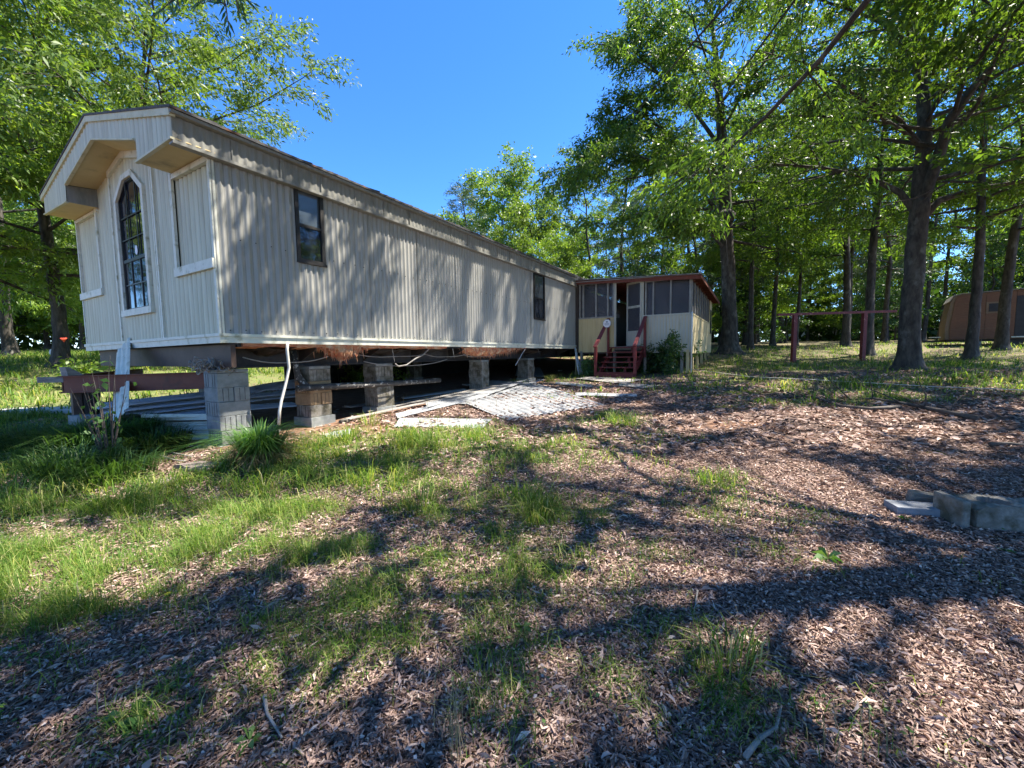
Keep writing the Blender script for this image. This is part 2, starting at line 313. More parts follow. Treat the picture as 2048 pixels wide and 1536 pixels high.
def groundmat():
    m, nt, P = mkmat('ground'); a = nt.nodes.new('ShaderNodeAttribute'); a.attribute_name = 'cover'   # r grass, g moss, b dirt
    sp = nt.nodes.new('ShaderNodeSeparateColor'); nt.links.new(a.outputs['Color'], sp.inputs[0])
    tc = nt.nodes.new('ShaderNodeTexCoord'); O = tc.outputs['Object']
    fine = noise(nt, 26, 8, O, rough=.75); mid = noise(nt, 5, 6, O); big = noise(nt, .8, 4, O)
    vor = nt.nodes.new('ShaderNodeTexVoronoi'); vor.inputs['Scale'].default_value = 22
    mp = nt.nodes.new('ShaderNodeMapping'); mp.inputs['Rotation'].default_value = (0, 0, .5); mp.inputs['Scale'].default_value = (1, 2.6, 1)
    nt.links.new(O, mp.inputs[0]); nt.links.new(mp.outputs[0], vor.inputs['Vector'])
    lit = ramp(nt, vor.outputs['Color'], [(.1, (.07, .043, .032)), (.45, (.17, .11, .085)), (.75, (.28, .195, .16)), (.95, (.42, .32, .26))])
    lit = mixc(nt, ramp(nt, fine, [(.35, (0, 0, 0)), (.7, (1, 1, 1))]), mixc(nt, .55, lit, (.05, .03, .02)), lit)
    dirt = ramp(nt, mid, [(.3, (.16, .085, .055)), (.7, (.28, .17, .11))])
    grs = ramp(nt, fine, [(.3, (.06, .08, .025)), (.52, (.13, .16, .045)), (.72, (.27, .26, .11))])
    grs = mixc(nt, ramp(nt, mid, [(.45, (0, 0, 0)), (.7, (1, 1, 1))]), grs, (.16, .13, .07))
    mos = ramp(nt, fine, [(.3, (.07, .09, .01)), (.7, (.15, .17, .02))])
    def thr(sock, lo_, hi_):
        ad = nt.nodes.new('ShaderNodeMath'); ad.operation = 'ADD'; sc_ = nt.nodes.new('ShaderNodeMath'); sc_.operation = 'MULTIPLY_ADD'
        nt.links.new(mid, sc_.inputs[0]); sc_.inputs[1].default_value = .8; sc_.inputs[2].default_value = -.4
        nt.links.new(sock, ad.inputs[0]); nt.links.new(sc_.outputs[0], ad.inputs[1])
        mr = nt.nodes.new('ShaderNodeMapRange'); mr.inputs[1].default_value = lo_; mr.inputs[2].default_value = hi_; nt.links.new(ad.outputs[0], mr.inputs[0]); return mr.outputs[0]
    c = mixc(nt, thr(sp.outputs[2], .3, .6), lit, dirt)
    c = mixc(nt, thr(sp.outputs[0], .25, .75), c, grs)
    c = mixc(nt, thr(sp.outputs[1], .4, .65), c, mos)
    nt.links.new(c, P.inputs['Base Color']); P.inputs['Roughness'].default_value = .95; P.inputs['Specular IOR Level'].default_value = .2
    nt.links.new(bump(nt, fine, .9, .03), P.inputs['Normal']); return m
M['ground'] = groundmat()
def groovestripe(m, axis, pitch, strength, col):
    # darkens a narrow stripe along each groove of the ribbed sheet
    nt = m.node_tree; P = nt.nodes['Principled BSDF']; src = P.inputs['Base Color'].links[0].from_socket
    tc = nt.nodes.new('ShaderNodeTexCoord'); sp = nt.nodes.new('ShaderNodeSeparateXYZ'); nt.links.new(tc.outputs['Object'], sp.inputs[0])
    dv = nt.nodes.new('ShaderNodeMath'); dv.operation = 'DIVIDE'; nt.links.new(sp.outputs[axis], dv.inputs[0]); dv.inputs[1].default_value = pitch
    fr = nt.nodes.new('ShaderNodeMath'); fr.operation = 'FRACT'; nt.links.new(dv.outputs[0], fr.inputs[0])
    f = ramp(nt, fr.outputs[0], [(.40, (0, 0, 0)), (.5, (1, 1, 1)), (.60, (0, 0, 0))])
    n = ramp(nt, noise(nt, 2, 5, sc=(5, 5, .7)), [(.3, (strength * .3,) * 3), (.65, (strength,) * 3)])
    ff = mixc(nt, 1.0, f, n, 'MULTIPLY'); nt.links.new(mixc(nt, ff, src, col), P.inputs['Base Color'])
groovestripe(M['siding'], 0, .098, .75, (.10, .095, .08)); groovestripe(M['endsiding'], 1, .135, .8, (.13, .12, .075))

# ------------------------------------------------------------------ ground sheet
def make_ground():
    q = np.concatenate([-np.geomspace(400, 14, 26), np.linspace(-13, -5, 40)[:-1], np.linspace(-5, 13, 200), np.linspace(13.4, 34, 46), np.geomspace(36, 400, 22)])
    qy = np.concatenate([-np.geomspace(400, 2.2, 16), np.linspace(-2, 9, 150), np.linspace(9.15, 34, 110), np.geomspace(35, 400, 24)])
    X, Y = np.meshgrid(q, qy); Z = gz(X.ravel(), Y.ravel()).reshape(X.shape)
    far = np.clip((np.hypot(X, Y) - 150) / 150, 0, 1); Z = Z * (1 - far) + 3.0 * far * (Y > -1e9)
    ny, nx = X.shape; V = np.stack([X, Y, Z], -1).reshape(-1, 3)
    i = np.arange(ny - 1)[:, None] * nx + np.arange(nx - 1)[None]; Fq = np.stack([i, i + 1, i + nx + 1, i + nx], -1).reshape(-1, 4)
    o = npmesh('ground', V, Fq, M['ground'], smooth=True); o['kind'] = 'structure'
    x, y = V[:, 0], V[:, 1]; at = o.data.attributes.new('cover', 'FLOAT_COLOR', 'POINT')
    c = np.zeros((len(V), 4), np.float32); c[:, 0] = gdens(x, y); c[:, 1] = bval(MOSS, x, y); c[:, 2] = bval(DIRT, x, y)
    # bare earth under the home
    q = V[:, :3] - C0; lx, ly = q @ L, q @ W; under = (lx > -.1) & (lx < 20) & (ly > -.05) & (ly < 5.6); c[under, 2] = 1; c[under, 0] = 0
    c[:, 3] = 1; at.data.foreach_set('color', c.ravel())
make_ground()
#@@SECTION
# ================================================================== MOBILE HOME
def corr_strip(mb, org, du, dn, u0, u1, ranges, pitch, amp, per=8, holes=None, tilt=0.0, drop=None):
    """corrugated sheet: for u in u0..u1, vertical strips between the (z0,z1) functions of u"""
    n = max(2, int(round((u1 - u0) / pitch * per))); org, du, dn = map(np.asarray, (org, du, dn))
    us = set(np.linspace(u0, u1, n + 1)); 
    if holes: us |= set(h for h in holes if u0 < h < u1)
    us = sorted(us)
    def prof(u):
        t = (u / pitch) % 1.0; s_ = .5 + .5 * math.cos(2 * PI * t); return amp * (2 * (s_ ** (1.4 if pitch < .12 else .45)) - 1) * (1.0 if pitch < .12 else 1.25)
    for a, b in zip(us[:-1], us[1:]):
        if b - a < 1e-6: continue
        for r in ranges:
            if not r: continue
            za, zb = r(a + 1e-5), r(b - 1e-5)
            if za is None or zb is None: continue
            if za[1] - za[0] < 1e-4 and zb[1] - zb[0] < 1e-4: continue
            pa, pb = org + du * a + dn * prof(a), org + du * b + dn * prof(b); up = np.array([0, 0, 1.])
            mb.add([pa + up * za[0], pb + up * zb[0], pb + up * zb[1], pa + up * za[1]], [(0, 1, 2, 3)])
def smooth_strip(mb, *a, **k): corr_strip(mb, *a, **k)
LEN = 20.0
home = thing('mobile_home', 'long cream single-wide mobile home with ribbed metal siding raised on block piers', 'mobile home', C0, HA)
def hz(x): return -.0035 * x      # the floor line sags towards the far end
# hollow core that keeps the light out
mb = MB(); mb.box(.06, LEN, .045, 5.55, 1.72, 4.0); mb.build('wall_core', M['inside'], home)
# ---- right side wall in 1.2 m sheets
WIN = [(1.08, 1.50, 2.94, 4.03, 3.47), (8.60, 9.30, 2.58, 3.97, 3.22)]
x = 0.0; k = 0
while x < 11.95:
    x1 = min(x + 1.2, 11.98); mb = MB(); holes = []
    for w0, w1, *_ in WIN: holes += [w0, w1]
    def rr_lo(u):
        for w0, w1, z0, z1, zm in WIN:
            if w0 < u < w1: return (1.80 + hz(u), z0)
        return (1.80 + hz(u), 4.0)
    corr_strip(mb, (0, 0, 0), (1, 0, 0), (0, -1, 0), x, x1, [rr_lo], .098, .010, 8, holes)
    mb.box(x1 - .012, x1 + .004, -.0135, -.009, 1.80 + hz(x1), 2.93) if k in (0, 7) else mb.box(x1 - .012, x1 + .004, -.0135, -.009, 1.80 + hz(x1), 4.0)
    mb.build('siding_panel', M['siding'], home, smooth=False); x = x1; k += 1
# ---- fascia along the side
x = -.4; k = 0
while x < 11.9:
    x1 = min(x + .62, 11.98); mb = MB()
    corr_strip(mb, (0, -.085, 0), (1, 0, 0), (0, -1, 0), x, x1, [lambda u: (4.0, 4.283)], .098, .005, 8)
    mb.box(x1 - .010, x1 + .003, -.1, -.092, 4.0, 4.283)
    mb.build('fascia_panel', M['fascia'], home); x = x1; k += 1
mb = MB(); mb.box(-.41, 12, -.10, -.012, 3.972, 3.992); mb.box(-.405, 12, -.106, -.098, 3.975, 4.012); mb.build('eave_strip', M['fascia'], home)
mb = MB(); mb.box(-.425, 12, -.158, -.06, 4.288, 4.324); mb.build('gutter_strip', M['fascia'], home)
# ---- bottom trim
mb = MB()
for a, b in zip(np.linspace(-.03, 11.98, 13)[:-1], np.linspace(-.03, 11.98, 13)[1:]):
    for (y0, z0, z1) in ((-.045, 1.775, 1.812), (-.026, 1.69, 1.774)):
        q = lambda x_: [(x_, y0, z0 + hz(x_)), (x_, .02, z0 + hz(x_)), (x_, .02, z1 + hz(x_)), (x_, y0, z1 + hz(x_))]
        mb.hexa(q(a + .002), q(b - .001))
mb.build('bottom_trim', M['trim'], home)
mb = MB()
for zc, x0, x1 in ((3.05, .3, 11.8), (1.86, .1, 11.8)):
    for xx in np.arange(x0, x1, .196):
        if any(w0 - .1 < xx < w1 + .1 and z0 - .1 < zc < z1 for w0, w1, z0, z1, _ in WIN): continue
        zz = zc + hz(xx) + random.uniform(-.01, .01); xx += random.uniform(-.015, .015); mb.box(xx - .006, xx + .006, -.018, -.009, zz - .006, zz + .006)
mb.build('screw', M['darkmetal'], home, kind='stuff')
# ---- side windows
for w0, w1, z0, z1, zm in WIN:
    mb = MB(); t = .035
    for a in ((w0 - .02, w0 + t, z0, z1), (w1 - t, w1 + .02, z0, z1), (w0 + t, w1 - t, z0, z0 + t), (w0 + t, w1 - t, z1 - t, z1)): mb.box(a[0], a[1], -.028, .05, a[2], a[3])
    fr = mb.build('window', M['wframe'], home)
    MB().box(w0 + t, w1 - t, -.022, .01, zm - .02, zm + .02).build('sash_rail', M['wframe'], fr)
    MB().box(w0 + t, w1 - t, .012, .02, zm + .02, z1 - t).build('upper_pane', M['glasspale'], fr, label='paler upper pane of the side window')
    MB().box(w0 + t, w1 - t, -.004, .004, z0 + t, zm - .02).build('lower_pane', M['glass'], fr)
    MB().box(w0 - .03, w1 + .03, -.045, -.012, z0 - .035, z0 - .002).build('sill', M['wframe'], fr)
# ---- end wall
def pl(pts, u):
    for (a, za), (b, zb) in zip(pts[:-1], pts[1:]):
        if a <= u <= b: return za + (zb - za) * (u - a) / max(b - a, 1e-9)
    return pts[0][1] if u < pts[0][0] else pts[-1][1]
TOP = [(0, 4.035), (1.085, 4.05), (1.09, 4.37), (2.854, 4.80), (4.205, 4.515), (4.21, 4.20), (5.6, 4.22)]
ARCH = [(2.15, 4.10), (2.53, 4.36), (2.86, 4.36), (3.24, 4.11)]
BOT = lambda u: 1.80 - .005 * u
WU0, WU1, WZ0 = 2.15, 3.24, 2.30
def endr(lo, hi): 
    def f(u):
        a = BOT(u) if lo is None else lo; b = pl(TOP, u) if hi is None else hi; return (a, b)
    return f
def win_lo(u): return (BOT(u), WZ0) if WU0 < u < WU1 else (BOT(u), pl(TOP, u))
def win_hi(u): return (pl(ARCH, u), pl(TOP, u)) if WU0 < u < WU1 else None
def panel(u0, u1, ranges, x=0.0, holes=None, mat='endsiding', pitch=.135):
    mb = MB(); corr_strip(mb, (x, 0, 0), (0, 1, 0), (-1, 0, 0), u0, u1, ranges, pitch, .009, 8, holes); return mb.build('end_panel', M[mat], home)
panel(0, 1.12, [endr(None, 2.70)]); panel(0.0, 1.12, [endr(2.70, None)], x=.03)
panel(1.12, 1.79, [endr(None, None)]); panel(1.79, 3.575, [win_lo, win_hi], holes=[WU0, 2.53, 2.86, 2.854, WU1])
panel(3.575, 4.34, [endr(None, None)], holes=[4.21]); panel(4.34, 5.6, [endr(None, 2.73)]); panel(4.34, 5.6, [endr(2.73, None)], x=.03)
def trimbar(name, pts, w=.07, xo=-.030, th=.03, parent=home, mat='trim'):
    """flat trim of width w along a polyline on the end wall"""
    mb = MB(); P = [np.array(p, float) for p in pts]
    offs = []
    for i, p in enumerate(P):
        a = nrm(P[i] - P[i - 1]) if i > 0 else None; b = nrm(P[i + 1] - P[i]) if i < len(P) - 1 else None
        d = nrm((a if a is not None else 0) + (b if b is not None else 0)) if a is not None and b is not None else (a if a is not None else b)
        n = np.array([-d[1], d[0]]); c = 1.0 if a is None or b is None else 1 / max(.4, n @ np.array([-a[1], a[0]])); offs.append(n * w / 2 * c)
    for i in range(len(P) - 1):
        q = [P[i] + offs[i], P[i] - offs[i], P[i + 1] - offs[i + 1], P[i + 1] + offs[i + 1]]
        mb.hexa([(xo, a[0], a[1]) for a in q], [(xo + th, a[0], a[1]) for a in q])
    return mb.build(name, M[mat], parent)
for u, z0, z1 in ((1.79, None, 4.53), (3.575, None, 4.64)): trimbar('vertical_trim', [(u - .035, 1.80), (u - .035, z1)], .05); 
trimbar('vertical_trim', [(1.845, 1.80), (1.845, 4.55)], .03, -.02, .02)
trimbar('vertical_trim', [(1.12, 2.66), (1.12, 4.04)], .075, -.034, .034); trimbar('vertical_trim', [(4.34, 2.69), (4.34, 4.2)], .085, -.034, .034)
trimbar('ledge_trim', [(.0, 2.70), (1.155, 2.70)], .12, -.05, .05); trimbar('ledge_trim', [(4.30, 2.73), (5.6, 2.73)], .12, -.05, .05)
trimbar('soffit_trim', [(.0, 3.985), (1.085, 4.0)], .07, -.03, .05); trimbar('soffit_trim', [(4.25, 4.165), (5.6, 4.18)], .05, -.03, .05)
trimbar('soffit_trim', [(1.12, 4.33), (2.854, 4.75), (3.53, 4.605)], .10, -.045, .045)
trimbar('corner_trim', [(.02, 1.8), (.02, 4.0)], .05, -.022, .06); trimbar('corner_trim', [(5.58, 1.78), (5.58, 4.2)], .05, -.022, .06)
MB().prism([(-.05, -.045, 1.775), (-.05, 5.62, 1.75), (-.05, 5.62, 1.80), (-.05, -.045, 1.812)], (.05, 0, 0)).build('bottom_trim', M['trim'], home)
MB().prism([(-.033, -.025, 1.69), (-.033, 5.60, 1.665), (-.033, 5.60, 1.749), (-.033, -.025, 1.774)], (.05, 0, 0)).build('bottom_trim', M['trim'], home)
# arched window
fr = trimbar('arched_window', [(2.12, 2.25), (2.12, 4.10), (2.51, 4.40), (2.88, 4.40), (3.28, 4.11), (3.28, 2.25)], .085, -.045, .06)
trimbar('sill', [(2.05, 2.26), (3.35, 2.26)], .10, -.06, .06, fr)
trimbar('sash_frame', [(2.175, 2.32), (2.175, 4.09), (2.54, 4.345), (2.85, 4.345), (3.215, 4.10), (3.215, 2.32), (2.175, 2.32)], .035, -.012, .03, fr, 'bframe')
pn = MB().prism([(.012, 2.17, 3.11), (.012, 3.22, 3.11), (.012, 3.22, 4.10), (.012, 2.85, 4.34), (.012, 2.54, 4.34), (.012, 2.17, 4.09)], (.006, 0, 0)).build('upper_pane', M['glass'], fr)
MB().prism([(.004, 2.17, 2.32), (.004, 3.22, 2.32), (.004, 3.22, 3.11), (.004, 2.17, 3.11)], (.006, 0, 0)).build('lower_pane', M['glass'], fr)
trimbar('sash_rail', [(2.17, 3.11), (3.22, 3.11)], .05, -.012, .02, fr, 'bframe')
for u, zt in ((2.50, 4.32), (2.88, 4.32)): trimbar('muntin', [(u, 2.33), (u, zt)], .026, -.008, .012, fr, 'bframe')
for z_ in (3.45, 3.80, 2.72): trimbar('muntin', [(2.18, z_), (3.21, z_)], .018, -.007, .010, fr, 'bframe')
MB().prism([(-.002, 2.64 + .05 * math.cos(a), 3.24 + .075 * math.sin(a)) for a in np.linspace(0, 2 * PI, 13)[:-1]], (.004, 0, 0)).build('sticker', M['signw'], fr, label='small white oval sticker on the pane')
# backing behind the upper gable
MB().prism([(.06, .05, 4.0), (.06, 5.55, 4.0), (.06, 5.55, 4.21), (.06, 4.2, 4.5), (.06, 2.85, 4.79), (.06, 1.1, 4.36), (.06, .05, 4.04)], (.05, 0, 0)).build('gable_core', M['inside'], home)
# ---- front overhang: ribbed gable fascia with a peaked cut-out
XO = -.4
FB = [(-.085, 4.03), (1.012, 4.03), (1.0121, 4.31), (2.63, 4.755), (4.158, 4.44), (4.1581, 4.17), (5.62, 4.23)]
FT = [(-.085, 4.27), (2.76, 5.05), (5.64, 4.50)]
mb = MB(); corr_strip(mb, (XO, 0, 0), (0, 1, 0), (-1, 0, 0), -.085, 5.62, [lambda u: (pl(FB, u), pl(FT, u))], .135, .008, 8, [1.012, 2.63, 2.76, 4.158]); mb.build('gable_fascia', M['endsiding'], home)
mb = MB(); 
for a, b in (((-.09, 4.03), (1.02, 4.03)), ((1.03, 4.32), (2.63, 4.762)), ((2.63, 4.762), (4.15, 4.447)), ((4.17, 4.172), (5.62, 4.232))):
    mb.hexa([(XO - .022, a[0], a[1] - .012), (XO + .02, a[0], a[1] - .012), (XO + .02, a[0], a[1] + .012), (XO - .022, a[0], a[1] + .012)], [(XO - .022, b[0], b[1] - .012), (XO + .02, b[0], b[1] - .012), (XO + .02, b[0], b[1] + .012), (XO - .022, b[0], b[1] + .012)])
mb.build('edge_trim', M['rake'], home)
def slabq(name, pts, mat, th=(0, 0, .012)): return MB().prism(pts, th).build(name, M[mat], home)
slabq('soffit', [(XO, -.085, 4.03), (.03, -.085, 4.03), (.03, 1.085, 4.045), (XO, 1.012, 4.03)], 'soffit')
slabq('soffit', [(XO, 4.17, 4.172), (.03, 4.215, 4.20), (.03, 5.60, 4.22), (XO, 5.60, 4.232)], 'soffit')
slabq('soffit', [(XO, 1.03, 4.325), (.03, 1.10, 4.37), (.03, 2.854, 4.80), (XO, 2.63, 4.765)], 'soffit')
slabq('soffit', [(XO, 2.63, 4.765), (.03, 2.854, 4.80), (.03, 4.20, 4.515), (XO, 4.15, 4.45)], 'soffit')
slabq('return_panel', [(XO + .004, 4.162, 4.172), (.03, 4.208, 4.20), (.03, 4.208, 4.512), (XO + .004, 4.162, 4.445)], 'fascia', (0, .012, 0))
slabq('return_panel', [(XO + .004, 1.016, 4.045), (.03, 1.09, 4.06), (.03, 1.09, 4.36), (XO + .004, 1.016, 4.32)], 'fascia', (0, -.012, 0))
# rake boards
mb = MB()
for a, b in (((-.12, 4.262), (2.76, 5.04)), ((2.76, 5.04), (5.70, 4.49))):
    q = lambda p: [(XO - .03, p[0], p[1]), (XO + .03, p[0], p[1]), (XO + .03, p[0], p[1] + .085), (XO - .03, p[0], p[1] + .085)]
    mb.hexa(q(a), q(b))
mb.build('rake_board', M['rake'], home)
# roof skin with lifted, littered edge
for nm, a, b in (('roof_slope', (-.175, 4.328), (2.77, 5.125)), ('roof_slope', (2.77, 5.125), (5.72, 4.578))):
    mb = MB(); q = lambda x_: [(x_, a[0], a[1]), (x_, b[0], b[1]), (x_, b[0], b[1] + .03), (x_, a[0], a[1] + .03)]
    mb.hexa(q(-.44), q(LEN)); mb.build(nm, M['roofing'], home)
mb = MB(); r_ = random.Random(5)
for i in range(260):
    xx = r_.uniform(-.3, 12); yy = -.165 + abs(r_.gauss(0, .05)); ln = r_.uniform(.04, .2); h = r_.uniform(.008, .03)
    mb.hexa([(xx, yy, 4.352), (xx, yy + .1, 4.372), (xx, yy + .1, 4.385 + h), (xx, yy, 4.356 + h * .5)], [(xx + ln, yy, 4.352), (xx + ln, yy + .1, 4.372), (xx + ln, yy + .1, 4.385 + h * .4), (xx + ln, yy, 4.356 + h)])
mb.build('roof_debris', M['roofing'], home, kind='stuff')
# ---- belly and chassis
MB().box(.2, LEN, .06, 5.5, 1.64, 1.70).build('belly_board', M['black'], home)
for y in (.55, 4.9):
    mb = MB(); mb.box(.18, LEN, y - .06, y + .06, 1.34, 1.36); mb.box(.18, LEN, y - .06, y + .06, 1.61, 1.63); mb.box(.18, LEN, y - .01, y + .01, 1.36, 1.61); mb.build('chassis_beam', M['darkmetal'], home)
for x in np.arange(1.3, 19, 1.25):
    MB().box(x - .03, x + .03, .62, 4.83, 1.46, 1.60).build('cross_member', M['darkmetal'], home)
    MB().prism([(x, .03, 1.60), (x, .49, 1.40), (x, .49, 1.63), (x, .03, 1.66)], (.02, 0, 0)).build('outrigger', M['darkmetal'], home)
MB().box(.10, .16, .02, 5.35, 1.37, 1.67).build('end_plate', M['brownsteel'], home)
# tongue: two rust-red beams meeting in front
def wl(p): return w2loc(p)
hitch = np.array([-.88, 2.95])
for y0, lbl in ((.72, None), (4.7, None)):
    a = np.array([.55, y0, 1.17]); b = np.array([hitch[0], hitch[1] + (-.05 if y0 < 1 else .05), 1.13]); mb = MB()
    d = nrm(b - a); s_ = nrm(np.cross(d, (0, 0, 1)))
    mb.bar(a, b, .012, .23); mb.bar(a + np.array([0, 0, .12]), b + np.array([0, 0, .12]), .10, .012); mb.bar(a - np.array([0, 0, .12]), b - np.array([0, 0, .12]), .10, .012)
    mb.build('tongue_beam', M['redsteel'], home)
mb = MB(); mb.bar((hitch[0] + .1, hitch[1], 1.20), (hitch[0] - .22, hitch[1] + .12, 1.21), .12, .08); mb.build('coupler', M['greywood'], home)
# floor joist edge, reddish, with insulation
mb = MB(); rs = random.Random(3)
for a in np.arange(.25, 4.4, .15):
    h0, h1 = .045 + .02 * rs.random(), .045 + .02 * rs.random()
    mb.hexa([(a, .02, 1.70 - h0 + hz(a)), (a, .3, 1.70 - h0 * 1.4 + hz(a)), (a, .3, 1.71), (a, .02, 1.70 + hz(a))], [(a + .15, .02, 1.70 - h1 + hz(a)), (a + .15, .3, 1.70 - h1 * 1.4 + hz(a)), (a + .15, .3, 1.71), (a + .15, .02, 1.70 + hz(a))])
mb.build('floor_insulation', M['insul'], home)
def hanging(name, x0, x1, depth, seed, prof):
    r = random.Random(seed); n = 30; m = 8; V = []; 
    for i in range(n + 1):
        t = i / n; d = depth * prof(t) * (1 + .25 * r.uniform(-1, 1)); xx = x0 + (x1 - x0) * t
        for j in range(m + 1):
            a = PI * j / m; V.append((xx + r.uniform(-.02, .02), .22 - .2 * math.cos(a) + r.uniform(-.02, .02), 1.68 + hz(xx) - d * math.sin(a) ** .7 + r.uniform(-.015, .015)))
    Fs = [(i * (m + 1) + j, i * (m + 1) + j + 1, (i + 1) * (m + 1) + j + 1, (i + 1) * (m + 1) + j) for i in range(n) for j in range(m)]
    mb = MB(); mb.add(V, Fs)
    for i in range(260):   # ragged wisps
        t = r.random(); xx = x0 + (x1 - x0) * t; d = depth * prof(t); a = PI * r.uniform(.05, .75); l = r.uniform(.03, .12) * (2.0 if r.random() < .07 else 1)
        p = np.array([xx, .22 - .2 * math.cos(a), 1.68 + hz(xx) - d * math.sin(a) ** .7]); q = p + np.array([r.uniform(-.04, .04), -.02, -l]); w_ = r.uniform(.006, .02)
        mb.add([p + (w_, 0, .02), p - (w_, 0, -.02), q], [(0, 1, 2)])
    return mb.build(name, M['insul'], home)
hanging('hanging_insulation', 5.0, 8.1, .20, 4, lambda t: min(1, (1 - abs(2 * t - .8) ** 1.5 * .55)) * (min(t * 5, 1) ** .6) * min(1, (1 - t) * 3 + .12))
hanging('hanging_insulation', 1.35, 2.3, .22, 8, lambda t: max(.1, 1 - abs(2 * t - 1.15)) ** 1.2)
# slack cables under the floor
def cable(name, pts, r, mat, parent=home, n=5, smooth=True): return MB().tube(pts, r, n).build(name, M[mat], parent, smooth)
for x0, x1, z0, s_ in ((.3, 1.6, 1.5, .10), (2.2, 3.9, 1.52, .05), (3.9, 5.3, 1.52, .07), (5.2, 6.6, 1.50, .06), (2.3, 4.6, 1.40, .12)):
    cable('cable', [(x0 + (x1 - x0) * t, .15, z0 + hz(x0) - s_ * math.sin(PI * t) - .01 * math.sin(9 * t)) for t in np.linspace(0, 1, 12)], .008, 'greywood')
cable('cable', [(3.95, .1, 1.62), (3.75, .08, 1.5), (3.5, .06, 1.42), (3.25, .06, 1.30), (3.05, .07, 1.28), (2.95, .05, 1.33)], .014, 'greywood')
cable('cable', [(8.0, .0, 1.62), (7.8, -.02, 1.5), (7.6, .0, 1.3), (7.45, .02, 1.15)], .008, 'tarp')
# torn black belly cloth sagging in places
for x0, x1, dp, sd in ((2.4, 3.6, .16, 1), (3.7, 4.9, .10, 2), (8.3, 9.6, .18, 3), (.5, 1.1, .14, 4)):
    r = random.Random(sd); m_ = MB(); n = 12; V = []
    for i in range(n + 1):
        t_ = i / n; s_ = dp * math.sin(PI * t_) ** .7 * r.uniform(.75, 1.15)
        for j in range(5): V.append((x0 + (x1 - x0) * t_ + r.uniform(-.02, .02), .06 + .22 * j, 1.66 + hz(x0) - s_ * (.35 + .65 * math.sin(PI * j / 4))))
    m_.add(V, [(i * 5 + j, i * 5 + j + 1, (i + 1) * 5 + j + 1, (i + 1) * 5 + j) for i in range(n) for j in range(4)]); m_.build('torn_belly_cloth', M['darkmetal'], home)
for x0, l_, w_ in ((2.0, .22, .03), (2.9, .3, .02), (4.7, .25, .04), (6.2, .3, .02), (9.0, .2, .03)):
    MB().prism([(x0, .08, 1.66 + hz(x0)), (x0 + w_, .08, 1.66 + hz(x0)), (x0 + w_ * .4 + .04, .06, 1.66 - l_)], (0, .004, 0)).build('torn_strip', M['greywood'], home)
# drain pipe: drop and long run
cable('drain_pipe', [(1.25, .55, 1.62), (1.25, .5, 1.3), (1.27, .47, 1.15), (1.35, .42, 1.02), (1.42, .40, .98)], [.05, .05, .055, .06, .05], 'pipe', n=10)
cable('drain_pipe', [(1.15, .34, .99), (2.0, .30, .97), (3.2, .34, .93), (4.6, .40, .9)], .055, 'pipe', n=10)
# far corner boards down to the ground
zf = g1(*loc2w(12, 0)[:2])
MB().box(11.86, 11.99, -.06, -.03, zf - .1, 1.64).build('corner_board', M['tan'], home, label='tan board reaching from the floor to the ground at the far corner')
# black meter box on the back corner
MB().box(.25, .45, 5.61, 5.75, 1.42, 1.72).build('meter_box', M['black'], home)

# ================================================================== PIERS
def pier(xc, yc, name_lbl, top=1.335, mats=None, seed=0, s=.4):
    """stack of two-block courses, alternate courses turned"""
    p = loc2w(xc + s / 2, yc + s / 2); zb = g1(p[0], p[1]) - .04; n = max(1, int((top - zb - .05) / .2)); off = top - .05 - n * .2
    t = thing('block_pier', name_lbl, 'pier', (p[0], p[1], off - .0), HA + [0, .06, -.05, .09, -.04, .1, -.1, .03][seed], 'concrete block piers under the mobile home'); r = random.Random(seed)
    MB().box(-s / 2, s / 2, -s / 2, s / 2, n * .2 + .002, n * .2 + .05).build('cap_block', M['block'], t, bevel=.004)
    if off > zb: MB().box(-s / 2 - .03, s / 2 + .03, -s / 2 - .03, s / 2 + .03, zb - off - .05, -.003).build('footing_block', M['block'], t)
    for i in range(n):
        for k in (-1, 1):
            j = r.uniform(-.018, .018); g = .003; z0, z1 = i * .2 + .0, i * .2 + .197; h = s / 2 - g
            mat = M[(mats or {}).get(i, 'block' if seed == 0 else 'old_or_shade_block')]; mb = MB()  # darker concrete puts shade into the colour of all but the front pier
            # hollow block lying on its side: web plates and face shells
            if i % 2 == 0: X0, X1, Y0, Y1 = (-s / 2 + j, s / 2 + j, g, s / 2) if k > 0 else (-s / 2 + j, s / 2 + j, -s / 2, -g)
            else: X0, X1, Y0, Y1 = (g, s / 2, -s / 2 + j, s / 2 + j) if k > 0 else (-s / 2, -g, -s / 2 + j, s / 2 + j)
            mb.box(X0, X1, Y0, Y1, z0, z1)
            # end grooves of the cores show on the short faces
            b = mb.build('concrete_block', mat, t, bevel=.005)
            gm = MB()
            if i % 2 == 0:
                for xx in (X0 - .001, X1 + .001):
                    for yy in (Y0 + (Y1 - Y0) * .33, Y0 + (Y1 - Y0) * .67): gm.box(xx - .0015, xx + .0015, yy - .004, yy + .004, z0 + .01, z1 - .01)
            else:
                for yy in (Y0 - .001, Y1 + .001):
                    for xx in (X0 + (X1 - X0) * .33, X0 + (X1 - X0) * .67): gm.box(xx - .0025, xx + .0025, yy - .0015, yy + .0015, z0 + .01, z1 - .01)
            gm.build('groove', M['darkmetal'], b, kind='stuff')
    return t
pA = pier(.06, .36, 'nearest grey concrete block pier, beside the liriope clump under the front corner')
xb = onside(622, 845, .36)[0]; xc_ = onside(757, 830, .36)[0]; xd = onside(962, 770, .36)[0]; xe = onside(1057, 760, .36)[0]
pier(xb, .36, 'block pier with two tan courses behind the peeling drain pipe', mats={1: 'tanblock', 2: 'tanblock'}, seed=1)
pier(xc_, .36, 'grey block pier just right of the vine-covered gap, third from the front', seed=2)
